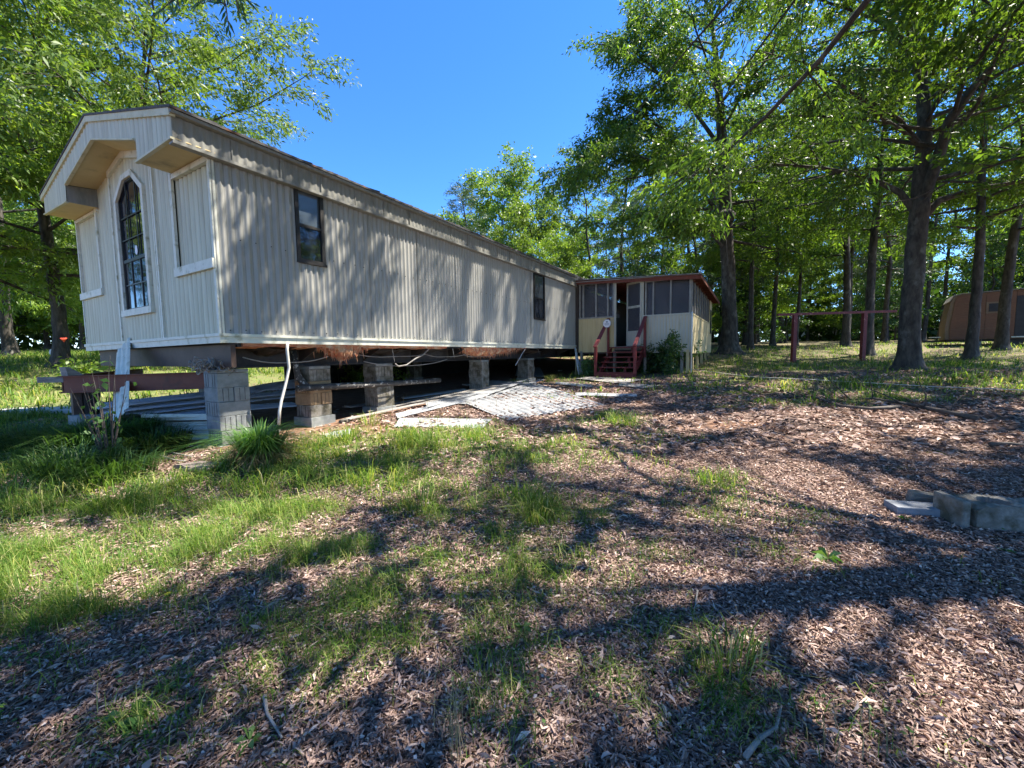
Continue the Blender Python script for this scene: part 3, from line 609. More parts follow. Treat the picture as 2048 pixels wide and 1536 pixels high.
pier(xd, .36, 'shadowed block pier behind the hanging pink insulation', seed=3)
pier(xe, .36, 'shadowed block pier near the far corner beyond the hanging insulation', seed=4)
pier(1.6, 4.6, 'block pier on the far side of the home behind the white hose', seed=5)
pier(4.2, 4.6, 'far-side block pier seen in the gap left of the third pier', seed=6)
pier(8.0, 4.6, 'far-side block pier deep in shade under the middle of the home', seed=7)
# skirt wall added deep below the home, black to stand for shade
p = loc2w(9, 3.2); t = thing('shade_skirting', 'black skirting boards added for the deep shade under the home', 'skirting', (p[0], p[1], 0), HA)
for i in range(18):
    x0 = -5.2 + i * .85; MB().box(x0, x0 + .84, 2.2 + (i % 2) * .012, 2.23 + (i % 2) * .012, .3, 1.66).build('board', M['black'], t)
# jack post under the hitch
p = loc2w(hitch[0] + .12, hitch[1]); zb = g1(p[0], p[1]); t = thing('tongue_jack', 'rusty jack post standing under the trailer hitch', 'jack', (p[0], p[1], zb), HA)
MB().box(-.05, .05, -.06, .06, -.03, 1.0 - zb).build('post', M['brownsteel'], t); MB().box(.06, .12, -.10, .08, -.03, 1.0 - zb).build('post', M['darkmetal'], t)
MB().tube([(.15, .05, .35), (.15, .05, 1.0 - zb)], [.10, .13], 10).build('screw_housing', M['black'], t)
MB().box(-.16, .2, -.16, .16, -.05, .02).build('base_plate', M['darkmetal'], t)
p = loc2w(hitch[0] + .12, hitch[1]); MBt = MB().prism([(-.12, -.05, 0), (.10, -.05, 0), (-.10, -.05, .13), (-.14, -.05, .13)], (0, .1, 0))
o = MBt.build('wedge_block', M['greywood']); o.location = (p[0], p[1], 1.262); o.rotation_euler = (0, 0, HA + .5); tag(o, 'small grey wedge sitting on top of the hitch', 'wedge')

# ================================================================== THINGS UNDER AND BESIDE THE HOME
def ribsheet(mb, Wd, Ln, ribs=6, amp=.012, bend=lambda t: 0.0, th=.003, step=10):
    """ribbed strip, length along x, width along y"""
    nu = ribs * 4; 
    V = []
    for i in range(step + 1):
        t = i / step
        for j in range(nu + 1):
            a = j / nu; pz = amp * (1 if (j % 4) in (1, 2) else 0); V.append((Ln * t, Wd * (a - .5), bend(t) + pz))
    n = nu + 1; fs = [(i * n + j, (i + 1) * n + j, (i + 1) * n + j + 1, i * n + j + 1) for i in range(step) for j in range(nu)]
    N = len(V); V2 = [(x, y, z - th) for x, y, z in V]
    mb.add(V + V2, fs + [tuple(N + k for k in f[::-1]) for f in fs] + [(j, j + 1, N + j + 1, N + j) for j in range(nu)] + [(N + step * n + j, N + step * n + j + 1, step * n + j + 1, step * n + j) for j in range(nu)])
    return mb
# leaning strip (from the trim at the end wall down to the shrub)
a = onend(247, 690, -.07); a = loc2w(a[0], a[1], a[2]); b = onend(240, 835, -.62); b = loc2w(b[0], b[1], b[2]); 
mb = MB(); ln = np.linalg.norm(a - b); ribsheet(mb, .36, ln, 3, .018, th=.004, step=6); o = mb.build('siding_strip', M['trim'])
X = nrm(a - b); Y = nrm(W - X * (W @ X)); Z = np.cross(X, Y); o.matrix_world = Matrix(((X[0], Y[0], Z[0], b[0]), (X[1], Y[1], Z[1], b[1]), (X[2], Y[2], Z[2], b[2]), (0, 0, 0, 1)))
tag(o, 'white ribbed siding strip leaning against the end wall beside the tongue', 'siding strip')
# stacked ribbed sheets behind the front pier
def lay(name, lbl, cat, mat, x, y, z, rz, Wd, Ln, ribs=8, bend=lambda t: 0.0, tilt=0.0, roll=0.0, group=None, amp=.014):
    o = ribsheet(MB(), Wd, Ln, ribs, amp, bend).build(name, M[mat]); p = loc2w(x, y); o.location = (p[0], p[1], z); o.rotation_euler = (roll, tilt, HA + rz); return tag(o, lbl, cat, group)
g0 = g1(*loc2w(1, 2.5)[:2])
for i, (x, y, dz, rz, wd, ln, ti, lb) in enumerate([
    (-.55, 3.1, .40, -.12, .9, 3.6, -.03, 'topmost blue-grey ribbed sheet of the pile behind the front pier'),
    (-.50, 3.0, .33, -.20, .9, 3.4, -.02, 'second ribbed sheet of the pile, pushed askew under the top one'),
    (-.60, 2.9, .25, -.08, .95, 3.5, -.02, 'third ribbed sheet of the pile behind the front pier'),
    (-.45, 2.6, .18, -.26, .8, 2.6, -.01, 'lowest ribbed sheet of the pile sticking out to the left of the pier'),
    (1.4, 2.7, .46, .12, .8, 1.5, -.10, 'bent ribbed sheet lit by the sun in the gap right of the front pier')]):
    lay('metal_sheet', lb, 'metal sheet', 'sheet', x, y, g0 + dz, rz, wd, ln, 9, lambda t: .03 * math.sin(PI * t), ti, 0, 'metal sheets piled under the home', .02)
for i, (x, y, rz, ti, lb) in enumerate([(-.35, 1.75, -.42, .02, 'white folded trim lying from the black crate to the front pier'), (-.32, 1.9, -.55, .0, 'white folded trim under the other one beside the front pier')]):
    o = MB().box(0, 1.15, -.03, .03, 0, .05).build('trim_length', M['trim'], bevel=.006); p = loc2w(x, y); o.location = (p[0], p[1], g0 + .30 - i * .06); o.rotation_euler = (0, ti, HA + rz - .5); tag(o, lb, 'trim')
lay('metal_sheet', 'pale ribbed sheet bent against the left side of the front pier', 'metal sheet', 'trim', -.30, 1.75, g0 + .05, -.9, .30, 1.2, 4, lambda t: .06 * math.sin(PI * t), 0, 1.2)
p = loc2w(-.55, 2.05); o = MB().box(-.28, .28, -.2, .2, 0, .42).build('black_crate', M['black'], bevel=.02); o.location = (p[0], p[1], g1(p[0], p[1]) - .02); o.rotation_euler = (0, 0, HA + .2); tag(o, 'black crate standing behind the dark grass shrub', 'crate')
for i, (x, y, z, lb) in enumerate([(-.75, 2.75, 0, 'grey block on the ground behind the leaning siding strip, lower one'), (-.75, 2.75, .2, 'grey block on top of another behind the leaning siding strip')]):
    p = loc2w(x, y); o = MB().box(-.2, .2, -.1, .1, 0, .195).build('concrete_block', M['block'], bevel=.006); o.location = (p[0], p[1], g1(p[0], p[1]) + z); o.rotation_euler = (0, 0, HA + PI / 2 + .1 * i); tag(o, lb, 'concrete block', 'loose blocks by the hitch')
# hose hanging from the floor
a = onside(575, 688, -.03); zg = g1(*loc2w(a[0] - .1, -.1)[:2])
hp = [onside(u, v, y) for u, v, y in ((575, 686, -.03), (574, 700, -.04), (578, 735, .0), (572, 765, -.0), (563, 800, -.02), (559, 822, -.03), (558, 850, -.02))]
o = MB().tube([loc2w(*q) for q in hp], .021, 8).build('hose', M['hose'], smooth=True); tag(o, 'pale plastic hose hanging from the floor edge down behind the liriope', 'hose')
# crumpled dead-root tangle on the pier
mb = MB(); r = random.Random(11)
c0 = onside(440, 735, .36)
for i in range(70):
    p = np.array([c0[0] - .05 + r.uniform(-.25, .15), .30 + r.uniform(-.1, .3), 1.36 + r.uniform(-.02, .04)]); pts = [p]
    for k in range(4): p = p + np.array([r.uniform(-.05, .05), r.uniform(-.06, .04), r.uniform(-.05, .06)]); pts.append(p)
    mb.tube([loc2w(*q) for q in pts], r.uniform(.004, .010), 4)
o = mb.build('root_tangle', M['greywood'], smooth=True); tag(o, 'dry grey tangle of roots caught on top of the front pier', 'roots')

# ================================================================== FALLEN PANELS ON THE GRASS
def flat_panel(name, px, lbl, cat, mat='panel', ribs=14, lift=(.03, .03, .03, .03), amp=.012, group=None, along=0, bend=0.0):
    """ribbed panel spanning four surveyed ground corners (given as pixels, clockwise from far left)"""
    P = [pg(u, v) for u, v in px]; 
    for p, l in zip(P, lift): p[2] += l
    o0 = P[0].copy(); nu = ribs * 4; step = 10; V = []
    for i in range(step + 1):
        t = i / step
        for j in range(nu + 1):
            a = j / nu; q = (P[0] * (1 - a) + P[3] * a) * (1 - t) + (P[1] * (1 - a) + P[2] * a) * t; gzz = g1(q[0], q[1]) + .012
            z = max(q[2] + bend * math.sin(PI * t) , gzz) + amp * (1 if (j % 4) in (1, 2) else 0) + .006 * math.sin(7 * a + 5 * t); V.append((q[0] - o0[0], q[1] - o0[1], z - o0[2]))
    n = nu + 1; fs = [(i * n + j, (i + 1) * n + j, (i + 1) * n + j + 1, i * n + j + 1) for i in range(step) for j in range(nu)]
    N = len(V); th = .004; V2 = [(x, y, z - th) for x, y, z in V]; mb = MB()
    mb.add(V + V2, fs + [tuple(N + k for k in f[::-1]) for f in fs] + [(j, j + 1, N + j + 1, N + j) for j in range(nu)] + [(N + step * n + j, N + step * n + j + 1, step * n + j + 1, step * n + j) for j in range(nu)]
           + [(i * n, N + i * n, N + (i + 1) * n, (i + 1) * n) for i in range(step)] + [(i * n + nu, (i + 1) * n + nu, N + (i + 1) * n + nu, N + i * n + nu) for i in range(step)])
    o = mb.build(name, M[mat]); o.location = o0; return tag(o, lbl, cat, group)
GP = 'fallen siding pieces on the grass'
flat_panel('siding_sheet', [(1055, 766), (1212, 812), (1016, 842), (925, 808)], 'widest white ribbed panel lying on the grass with leaves in its grooves', 'panel', ribs=15, lift=(.07, .02, .02, .04), amp=.020, group=GP, bend=.0)
def leaves_on(px, n, seed, lbl):
    r = np.random.RandomState(seed); P = [pg(u, v) for u, v in px]; V = []; d = nrm(P[1] - P[0])
    for i in range(n):
        a, t = (r.randint(0, 15) + .90 + .2 * r.rand()) / 15 * .985, r.rand() * .96 + .02; q = (P[0] * (1 - a) + P[3] * a) * (1 - t) + (P[1] * (1 - a) + P[2] * a) * t; q[2] += .062 - .025 * t
        an = r.normal() * .18 + (r.rand() < .12) * r.uniform(0, 3); dd = np.array([d[0] * math.cos(an) - d[1] * math.sin(an), d[0] * math.sin(an) + d[1] * math.cos(an), r.normal() * .05]); l = r.uniform(.05, .12); sd = np.array([-dd[1], dd[0], r.normal() * .3]) * l * .13
        V.append([q - dd * l / 2, q + sd, q + dd * l / 2, q - sd])
    o = npmesh('sheet_leaves', np.array(V), np.arange(n * 4).reshape(-1, 4), M['litter'], rnd=r.rand(n) * .45); tag(o, lbl, 'leaf litter', kind='stuff')
leaves_on([(1055, 766), (1212, 812), (1016, 842), (925, 808)], 230, 3, 'dead leaves caught in the ribs of the widest fallen sheet')
flat_panel('siding_sheet', [(800, 840), (985, 841), (965, 858), (788, 856)], 'short white ribbed panel lying in front at the edge of the grass', 'panel', ribs=5, lift=(.03, .03, .02, .02), group=GP)
flat_panel('siding_sheet', [(985, 768), (1045, 772), (930, 812), (870, 806)], 'pale panel half under the widest one on its left', 'panel', ribs=4, lift=(.12, .10, .05, .04), group=GP)
flat_panel('fallen_strip', [(790, 832), (958, 794), (962, 800), (796, 840)], 'long white strip slanting up from the short panel towards the home', 'siding strip', 'panel', ribs=2, lift=(.04, .06, .06, .03), group=GP)
flat_panel('fallen_strip', [(850, 812), (1010, 772), (1016, 778), (856, 820)], 'white strip slanting behind the first one', 'siding strip', 'panel', ribs=2, lift=(.06, .1, .1, .05), group=GP)
flat_panel('fallen_strip', [(648, 872), (700, 860), (705, 872), (660, 884)], 'white scrap of siding near the liriope clump', 'siding strip', 'panel', ribs=2, group=GP)
flat_panel('fallen_strip', [(1112, 766), (1185, 771), (1184, 776), (1110, 770)], 'narrow white strip lying before the steps', 'siding strip', 'panel', ribs=2, group=GP)
flat_panel('fallen_strip', [(1150, 788), (1272, 790), (1275, 795), (1152, 794)], 'white strip lying on the path right of the widest panel', 'siding strip', 'panel', ribs=2, group=GP)
flat_panel('siding_sheet', [(1035, 742), (1080, 740), (1090, 756), (1030, 756)], 'ribbed panel piece by the hanging insulation at the edge of the shade', 'panel', ribs=4, lift=(.2, .12, .05, .08), group=GP)
r = random.Random(21)
for i, (x0, y0, x1, y1, z) in enumerate([(1.9, .15, 6.8, -.1, .06), (2.6, .5, 7.0, .25, .05), (3.0, .9, 8.3, .5, .04), (4.5, .05, 8.6, .2, .07), (5.8, -.5, 8.8, -.15, .05)]):
    a, b = loc2w(x0, y0), loc2w(x1, y1); a[2] = g1(a[0], a[1]) + z; b[2] = g1(b[0], b[1]) + z + .05
    o = MB().bar(a * 0, b - a, .16, .012).build('fallen_strip', M['panel' if i > 2 else 'greywood']); o.location = a
    tag(o, ['weathered board on the ground in the shade nearest the white hose', 'weathered board in the shade beside the third pier', 'weathered board deepest under the home', 'pale strip lying along the edge of the shade under the insulation', 'pale strip on the grass left of the widest panel'][i], 'board')
# rubbish in the shade under the home, along its near edge
r = random.Random(77); lbls = ['dead leaves and broken bits']
mb = MB()
for i in range(520):
    x = r.uniform(.3, 11.5); y = .15 + abs(r.gauss(0, .9)); p = loc2w(x, y); z = g1(p[0], p[1]) + .01; a_ = r.uniform(0, 6.28); l_ = r.uniform(.03, .16); d_ = np.array([math.cos(a_), math.sin(a_), r.uniform(-.1, .25)]) * l_; s_ = np.array([-math.sin(a_), math.cos(a_), 0]) * l_ * r.uniform(.08, .3); p[2] = z
    mb.add([p, p + d_ * .5 + s_, p + d_, p + d_ * .5 - s_ + np.array([0, 0, .01])], [(0, 1, 2, 3)])
o = mb.build('debris', M['greywood']); tag(o, 'broken bits and dead leaves strewn in the shade under the home', 'debris', kind='stuff')
for i, (x, y, a_, l_, m_, lb) in enumerate([(3.2, 1.2, .3, 1.4, 'greywood', 'grey board lying askew under the home between the second and third pier'), (5.1, 1.0, -.4, 1.7, 'panel', 'pale bent strip lying under the home right of the third pier'), (7.4, 1.4, .2, 1.6, 'greywood', 'grey board lying under the home behind the hanging insulation'), (2.5, 2.4, .9, 1.0, 'wood', 'short wooden plank deep under the home behind the hose')]):
    p = loc2w(x, y); o = MB().box(-l_ / 2, l_ / 2, -.07, .07, 0, .03).build('plank', M[m_]); o.location = (p[0], p[1], g1(p[0], p[1]) + .04); o.rotation_euler = (.1, .06 * (-1) ** i, HA + a_); tag(o, lb, 'board')
# shards of dark plank at the steps
flat_panel('plank', [(1172, 756), (1290, 762), (1245, 770), (1150, 760)], 'grey board lying at the foot of the red steps', 'board', 'greywood', ribs=1, amp=.0, lift=(.05, .05, .05, .05))
flat_panel('plank', [(1240, 768), (1320, 772), (1300, 778), (1235, 774)], 'thin grey board lying right of the other by the bush', 'board', 'greywood', ribs=1, amp=.0)
# white cloth at the far corner
mb = MB(); V = []; r = random.Random(2); n = 14
for i in range(9):
    t = i / 8; wd = .10 + .34 * t ** 1.3
    for j in range(n + 1):
        a = j / n - .5; V.append(loc2w(11.72 + a * wd - .10 * t, -.08 - .26 * t + .03 * math.sin(j * 2.3 + i * .4) * (0.3 + t), 1.68 - (1.66 - zf - .0) * t + r.uniform(-.01, .01)))
mb.add(V, [(i * (n + 1) + j, i * (n + 1) + j + 1, (i + 1) * (n + 1) + j + 1, (i + 1) * (n + 1) + j) for i in range(8) for j in range(n)])
o = mb.build('plastic_sheet', M['tarp'], smooth=True); md = o.modifiers.new('s', 'SOLIDIFY'); md.thickness = .006; tag(o, 'white plastic sheet hanging at the far corner of the home', 'plastic sheet')

# ================================================================== SCREENED PORCH
px_, py_ = 12.0, -4.06
PC = loc2w(px_, 0); ZF = 1.70; ZW = 1.45
porch = thing('screened_porch', 'tan screened porch with open door and dark red eaves on posts', 'porch', C0, HA)
def PB(name, x0, x1, y0, y1, z0, z1, mat, parent=porch, bevel=0, label=None): return MB().box(x0, x1, y0, y1, z0, z1).build(name, M[mat], parent, bevel=bevel, label=label)
X0 = px_
# front wall
for y0, y1 in ((-1.50, -.80), (-.795, -.12)): PB('wall_panel', X0, X0 + .02, y0, y1, 1.50, 2.76, 'tan', label='yellow-tan plywood left of the steps')
for y0, y1 in ((-3.28, -2.53), (-4.06, -3.285)): PB('wall_panel', X0, X0 + .02, y0, y1, 1.46, 2.72, 'cream')
mb = MB()
for y in np.arange(-4.0, -2.5, .1): mb.box(X0 - .003, X0, y, y + .012, 1.47, 2.71)
for y in np.arange(-1.48, -.12, .1): mb.box(X0 - .003, X0, y, y + .012, 1.51, 2.75)
mb.build('groove', M['soffit'], porch, kind='stuff')
PB('sill_rail', X0 - .02, X0 + .05, -1.5, -.12, 2.762, 2.81, 'mullion'); PB('sill_rail', X0 - .02, X0 + .05, -4.08, -2.53, 2.722, 2.77, 'cream')
PB('top_rail', X0 - .02, X0 + .05, -1.5, -.12, 4.03, 4.09, 'mullion'); PB('top_rail', X0 - .02, X0 + .05, -4.08, -2.53, 3.90, 3.97, 'mullion')
for y in (-.17, -.30, -.80, -1.25, -1.46): PB('batten', X0 - .018, X0 + .05, y - .025, y + .025, 2.812, 4.028, 'mullion')
for y in (-2.60, -2.85, -3.42, -4.02): PB('batten', X0 - .018, X0 + .05, y - .022, y + .022, 2.772, 3.898, 'mullion')
PB('screen', X0 + .052, X0 + .056, -1.46, -.13, 2.81, 4.03, 'screen'); PB('screen', X0 + .052, X0 + .056, -4.05, -2.58, 2.77, 3.90, 'screen')
MB().bar((X0 + .10, -.32, 3.98), (X0 + .10, -1.28, 2.80), .05, .06, (1, 0, 0)).build('brace', M['greywood'], porch)
MB().bar((X0 + .12, -.75, 4.0), (X0 + .12, -1.2, 3.7), .04, .05, (1, 0, 0)).build('brace', M['greywood'], porch)
# interior clutter silhouettes: floor, back wall
PB('floor', X0 + .03, 19, -4.0, -.05, ZF - .12, ZF, 'greywood'); PB('back_wall', 18.9, 18.95, -4.0, -.1, ZF, 3.9, 'inside'); PB('inner_wall', X0 + .1, 18.9, -.09, -.05, ZF, 3.95, 'siding')
PB('shelf', X0 + .9, X0 + 1.3, -1.3, -.3, 3.05, 3.10, 'cream'); PB('shelf', X0 + .9, X0 + 1.3, -1.3, -.3, 2.85, 2.98, 'tarp')
# door way
for y in (-1.525, -2.505): PB('door_post', X0 - .03, X0 + .06, y - .03, y + .03, ZF, 4.05, 'cream')
PB('door_head', X0 - .03, X0 + .06, -2.475, -1.555, 3.98, 4.04, 'cream')
dr = thing('door', None, None, (0, 0, 0)); dr.parent = porch; dr.location = (X0 - .04, -2.48, ZF); dr.rotation_euler = (0, 0, math.radians(-33)); del_keys = None
dw = .74; dh = 2.28
mb = MB(); mb.box(-.03, 0, 0, .07, .02, dh); mb.box(-.03, 0, dw - .07, dw, .02, dh); mb.box(-.03, 0, .07, dw - .07, .02, .55); mb.box(-.03, 0, .07, dw - .07, 1.36, 1.44); mb.box(-.03, 0, .07, dw - .07, dh - .07, dh)
mb.build('door_frame', M['cream'], dr); PB('upper_pane', -.02, -.012, .07, dw - .07, 1.44, dh - .07, 'screen', dr); PB('lower_pane', -.02, -.012, .07, dw - .07, .55, 1.36, 'screen', dr)
# side wall
for i in range(5):
    a = X0 + .02 + i * 1.22; MB().box(a, a + 1.215, py_ - .02, py_, 1.42, 2.72).build('side_panel', M['tan'], porch)
for i in range(8):
    a = X0 + .05 + i * .78
    if a < X0 + 5.6: PB('side_batten', a, a + .05, py_ - .025, py_ + .02, 2.775, 3.86, 'mullion')
PB('side_rail', X0, X0 + 6.1, py_ - .03, py_ + .01, 2.722, 2.772, 'tan'); PB('side_screen', X0 + .05, X0 + 6.0, py_ + .022, py_ + .026, 2.77, 3.88, 'screen')
PB('side_panel', X0 + 6.12, X0 + 7.2, py_ - .02, py_, 1.42, 3.85, 'tan'); fr = PB('side_window', X0 + 6.35, X0 + 6.9, py_ - .035, py_ - .021, 2.3, 3.4, 'wframe'); PB('pane', X0 + 6.40, X0 + 6.85, py_ - .039, py_ - .036, 2.35, 3.35, 'glass', fr)
PB('side_plate', X0, X0 + 7.2, py_ - .03, py_ + .02, 3.862, 3.93, 'redwood')
# posts and skirt boards below the floor
for (x, y) in ((X0 + .04, -.22), (X0 + .04, -1.5), (X0 + .04, -2.6), (X0 + .04, -3.8), (X0 + .04, -3.98), (X0 + 1.2, -3.98), (X0 + 2.6, -3.98), (X0 + 4.1, -3.98), (X0 + 5.6, -3.98), (X0 + 7, -3.98)):
    p = loc2w(x, y); PB('post', x - .045, x + .045, y - .045, y + .045, g1(p[0], p[1]) - .1, 1.55, 'tan' if y < -3.9 or x > X0 + .1 else 'greywood')
PB('rim_joist', X0 + .03, X0 + .07, -4.0, -.12, 1.44, 1.56, 'inside')
p = loc2w(X0 - .03, -4.10); MB().tube([(X0 - .03, -4.10, g1(p[0], p[1]) - .02), (X0 - .03, -4.10, 2.05), (X0 - .03, -4.10, 2.78)], .025, 8).build('white_pipe', M['white'], porch, smooth=True)
# dark wall behind the posts
for y0 in np.arange(-3.9, -.2, .5): PB('skirt_board', X0 + 2.2, X0 + 2.22, y0, y0 + .495, .6, 1.44, 'inside')
# roof: sheets sloping to the right and back
def rz_(x, y): return 4.20 + .055 * y * 1.0 - .012 * (x - X0)
mb = MB(); RX0, RX1, RY0, RY1 = X0 - .30, X0 + 8.0, -4.38, -.02
for i in range(9):
    a, b = RY0 + (RY1 - RY0) * i / 9, RY0 + (RY1 - RY0) * (i + 1) / 9; m_ = MB(); n = 8; V = []
    for s_ in range(2):
        xx = (RX0, RX1)[s_]
        for j in range(n + 1): y = a + (b - a) * j / n; V.append((xx, y, rz_(xx, y) + .012 * (.5 - .5 * math.cos(2 * PI * j / 2.0)) + .002 * (i % 2)))
    N = len(V); V += [(x, y, z - .006) for x, y, z in V]; h = n + 1
    m_.add(V, [(j, j + 1, h + j + 1, h + j) for j in range(n)] + [(N + j, N + h + j, N + h + j + 1, N + j + 1) for j in range(n)] + [(j, N + j, N + j + 1, j + 1) for j in range(n)])
    m_.build('roof_sheet', M['sheet'], porch)
for y0, y1 in ((-4.36, -2.2), (-2.19, -.10)):
    MB().prism([(X0 - .20, y0, rz_(X0, y0) - .15), (X0 - .20, y1, rz_(X0, y1) - .15), (X0 - .20, y1, rz_(X0, y1) - .02), (X0 - .20, y0, rz_(X0, y0) - .02)], (.03, 0, 0)).build('fascia_board', M['redwood'], porch)
for i in range(13):
    x = X0 + .1 + i * .6; MB().prism([(x, -4.34, rz_(x, -4.34) - .11), (x, -.1, rz_(x, -.1) - .11), (x, -.1, rz_(x, -.1) - .012), (x, -4.34, rz_(x, -4.34) - .012)], (.04, 0, 0)).build('rafter', M['redwood'], porch)
MB().bar((X0 - .25, -4.35, rz_(X0, -4.35) - .06), (RX1, -4.35, rz_(RX1, -4.35) - .06), .03, .09).build('eave_board', M['redwood'], porch)
MB().bar((X0 - .23, -.1, 4.12), (X0 - .23, -2.9, 4.02), .03, .025).build('eave_pipe', M['mullion'], porch)
MB().box(X0 - .06, X0 + .06, -.12, -.01, 1.5, 4.12).build('corner_post', M['inside'], porch)

# ================================================================== RED STEPS
sy0, sy1 = -2.62, -1.32
p = loc2w(X0 - 1.25, -1.95); zs = g1(p[0], p[1]); steps = thing('porch_steps', 'dark red wooden porch steps with two slanting handrails', 'steps', C0, HA)
NS = 6; rise = (ZF - .02 - zs) / NS; run = .235
for i in range(NS):
    z = zs + rise * (i + 1); xx = X0 - .05 - run * (NS - i)
    MB().box(xx, xx + .27, sy0, sy1, z - .035, z).build('step', M['red'], steps, bevel=.004)
    if i > 0:
        MB().box(xx + .17, xx + .21, sy0 + .3 + .1 * (i % 2), sy0 + .38 + .1 * (i % 2), z - rise, z - .037).build('riser_block', M['red'], steps)
MB().box(X0 - .05 - run * NS - .02, X0 - .05 - run * NS + .01, sy0 - .03, sy1 + .03, zs - .05, zs + rise - .04).build('kick_board', M['red'], steps)
for y in (sy0 + .06, sy1 - .1):
    MB().prism([(X0 - .05, y, ZF - .06), (X0 - .05, y, ZF - .36), (X0 - .0 - run * NS, y, zs - .05), (X0 - .03 - run * NS, y, zs + rise - .05)], (0, .04, 0)).build('stringer', M['red'], steps)
for y in (sy0 - .03, sy1 - .02):
    xb_ = X0 - .07 - run * NS; xt = X0 - .12
    MB().box(xb_, xb_ + .09, y, y + .085, zs - .05, zs + 1.02).build('post', M['red'], steps, bevel=.004)
    MB().box(xt - .02, xt + .07, y + .002, y + .083, ZF - .4, ZF + .98).build('post', M['red'], steps, bevel=.004)
    MB().bar((xb_ - .04, y + .042, zs + 1.02), (xt + .08, y + .042, ZF + 1.02), .12, .04).build('handrail', M['red'], steps, bevel=.004)
# round alarm sign on a stake
a = onend(1214, 647, X0 - .55); p = loc2w(a[0], a[1]); zg = g1(p[0], p[1])
sg = thing('yard_sign', 'small white eight-sided alarm sign on a stake by the left handrail', 'sign', (p[0], p[1], zg), HA)
MB().tube([(0, 0, -.1), (0, 0, a[2] - zg)], .008, 6).build('stake', M['greywood'], sg)
def octo(r, x, th, mat, nm, par=sg): return MB().prism([(x, r * math.cos(PI / 8 + k * PI / 4), a[2] - zg + r * math.sin(PI / 8 + k * PI / 4)) for k in range(8)], (th, 0, 0)).build(nm, M[mat], par)
octo(.155, -.012, .008, 'signb', 'plate'); octo(.14, -.016, .003, 'signw', 'face')
mb = MB(); zc = a[2] - zg
for (y0, y1, z0, z1) in ((-.035, .035, .03, .085), (-.09, .09, -.015, -.003), (-.09, .09, -.04, -.028), (-.07, .07, -.065, -.055), (-.08, .08, .005, .012)): mb.box(-.018, -.0165, y0, y1, zc + z0, zc + z1)
mb.build('print', M['signb'], sg)
#@@P3
# ================================================================== SWING FRAME, LINE, CAMPER, BLOCKS
def ground_thing(name, u, v, lbl, cat, rz=0, group=None, Y=None):
    p = pg(u, v) if Y is None else atY(u, v, Y)
    if Y is not None: p[2] = g1(p[0], p[1])
    return thing(name, lbl, cat, p, rz, group), p
a, b = atY(1586, 727, 17.3), atY(1724, 727, 17.3)
a[2], b[2] = g1(a[0], a[1]), g1(b[0], b[1]); sw = thing('swing_frame', 'dark red wooden swing frame of two posts and a long beam', 'swing frame', a)
d = b - a; dx = nrm(np.array([d[0], d[1], 0])); top = 2.02
for q, nm in ((np.zeros(3), 'post'), (d, 'post')):
    MB().box(-.075, .075, -.075, .075, -.1, top).build(nm, M['red'], sw).location = q
    MB().prism([(-.075, -.075, 0), (.075, -.075, 0), (.075, .075, 0), (-.075, .075, 0)], (0, 0, .02)).build('brace', M['red'], sw).location = q + np.array([0, 0, top])
e0, e1 = -dx * .75 + np.array([0, 0, top + .03]), d + dx * 1.35 + np.array([0, 0, top + .09])
MB().bar(e0, e1, .10, .10).build('beam', M['red'], sw)
# low cord strung across the yard
pts = [loc2w(X0 - .03, -4.12, g1(*loc2w(X0, -4.1)[:2]) + .12)] + [pg(u, v) + np.array([0, 0, .12]) for u, v in ((1500, 762), (1580, 766), (1740, 776), (1860, 784), (2000, 790), (2200, 800))]
o = MB().tube(pts, .007, 5).build('cord', M['hose'], smooth=True); tag(o, 'thin white cord strung low across the yard from the porch pipe', 'cord')
# old camper: side in local xz, depth along y
cp0 = atY(1889, 688, 21.0); cp0[2] = g1(cp0[0], cp0[1]); ch = .42
cam_t = thing('camper', 'old orange plywood camper with a dark doorway among the trees', 'camper', cp0, math.radians(-41))
pr = [(0, ch - .1), (-.02, ch + .6), (.12, ch + 1.8), (.22, ch + 2.10), (.5, ch + 2.19), (5.2, ch + 2.26), (5.4, ch + 1.2), (5.3, ch - .1)]
MB().prism([(x, .03, z) for x, z in pr], (0, 2.1, 0)).build('body', M['camperpale'], cam_t)
def cpan(x0, x1, z0, z1, mat='camper', y=-.0, nm='side_panel'): return MB().box(x0, x1, y, y + .035, ch + z0, ch + z1).build(nm, M[mat], cam_t)
def tp(pts, nm='side_panel', mat='camper', y=0): return MB().prism([(x, y, ch + z) for x, z in pts], (0, .035, 0)).build(nm, M[mat], cam_t)
tp([(.16, -.08), (1.0, -.08), (1.0, .42), (.14, .42)]); tp([(.14, .435), (1.0, .435), (1.0, 1.72), (.26, 1.72)]); tp([(.24, 1.735), (1.0, 1.735), (1.0, 2.17), (.36, 2.12)])
cpan(1.01, 1.32, -.08, .42); cpan(1.01, 1.32, .435, 2.16); cpan(1.33, 2.05, -.08, .42); cpan(1.33, 2.05, .435, 1.16); cpan(1.33, 2.05, 1.72, 2.18)
wf = cpan(1.335, 2.045, 1.17, 1.71, 'camperpale', -.02, 'window'); MB().box(1.42, 1.97, -.03, -.021, ch + 1.24, ch + 1.64).build('pane', M['black'], wf)
cpan(2.06, 2.28, -.08, 2.20); cpan(3.5, 5.2, -.08, 2.22); cpan(2.29, 3.49, 1.95, 2.20)
MB().box(2.29, 3.49, -.005, .03, ch - .0, ch + 1.94).build('doorway', M['black'], cam_t); MB().box(2.2, 3.6, -.06, -.01, ch - .06, ch + .0).build('threshold', M['trim'], cam_t)
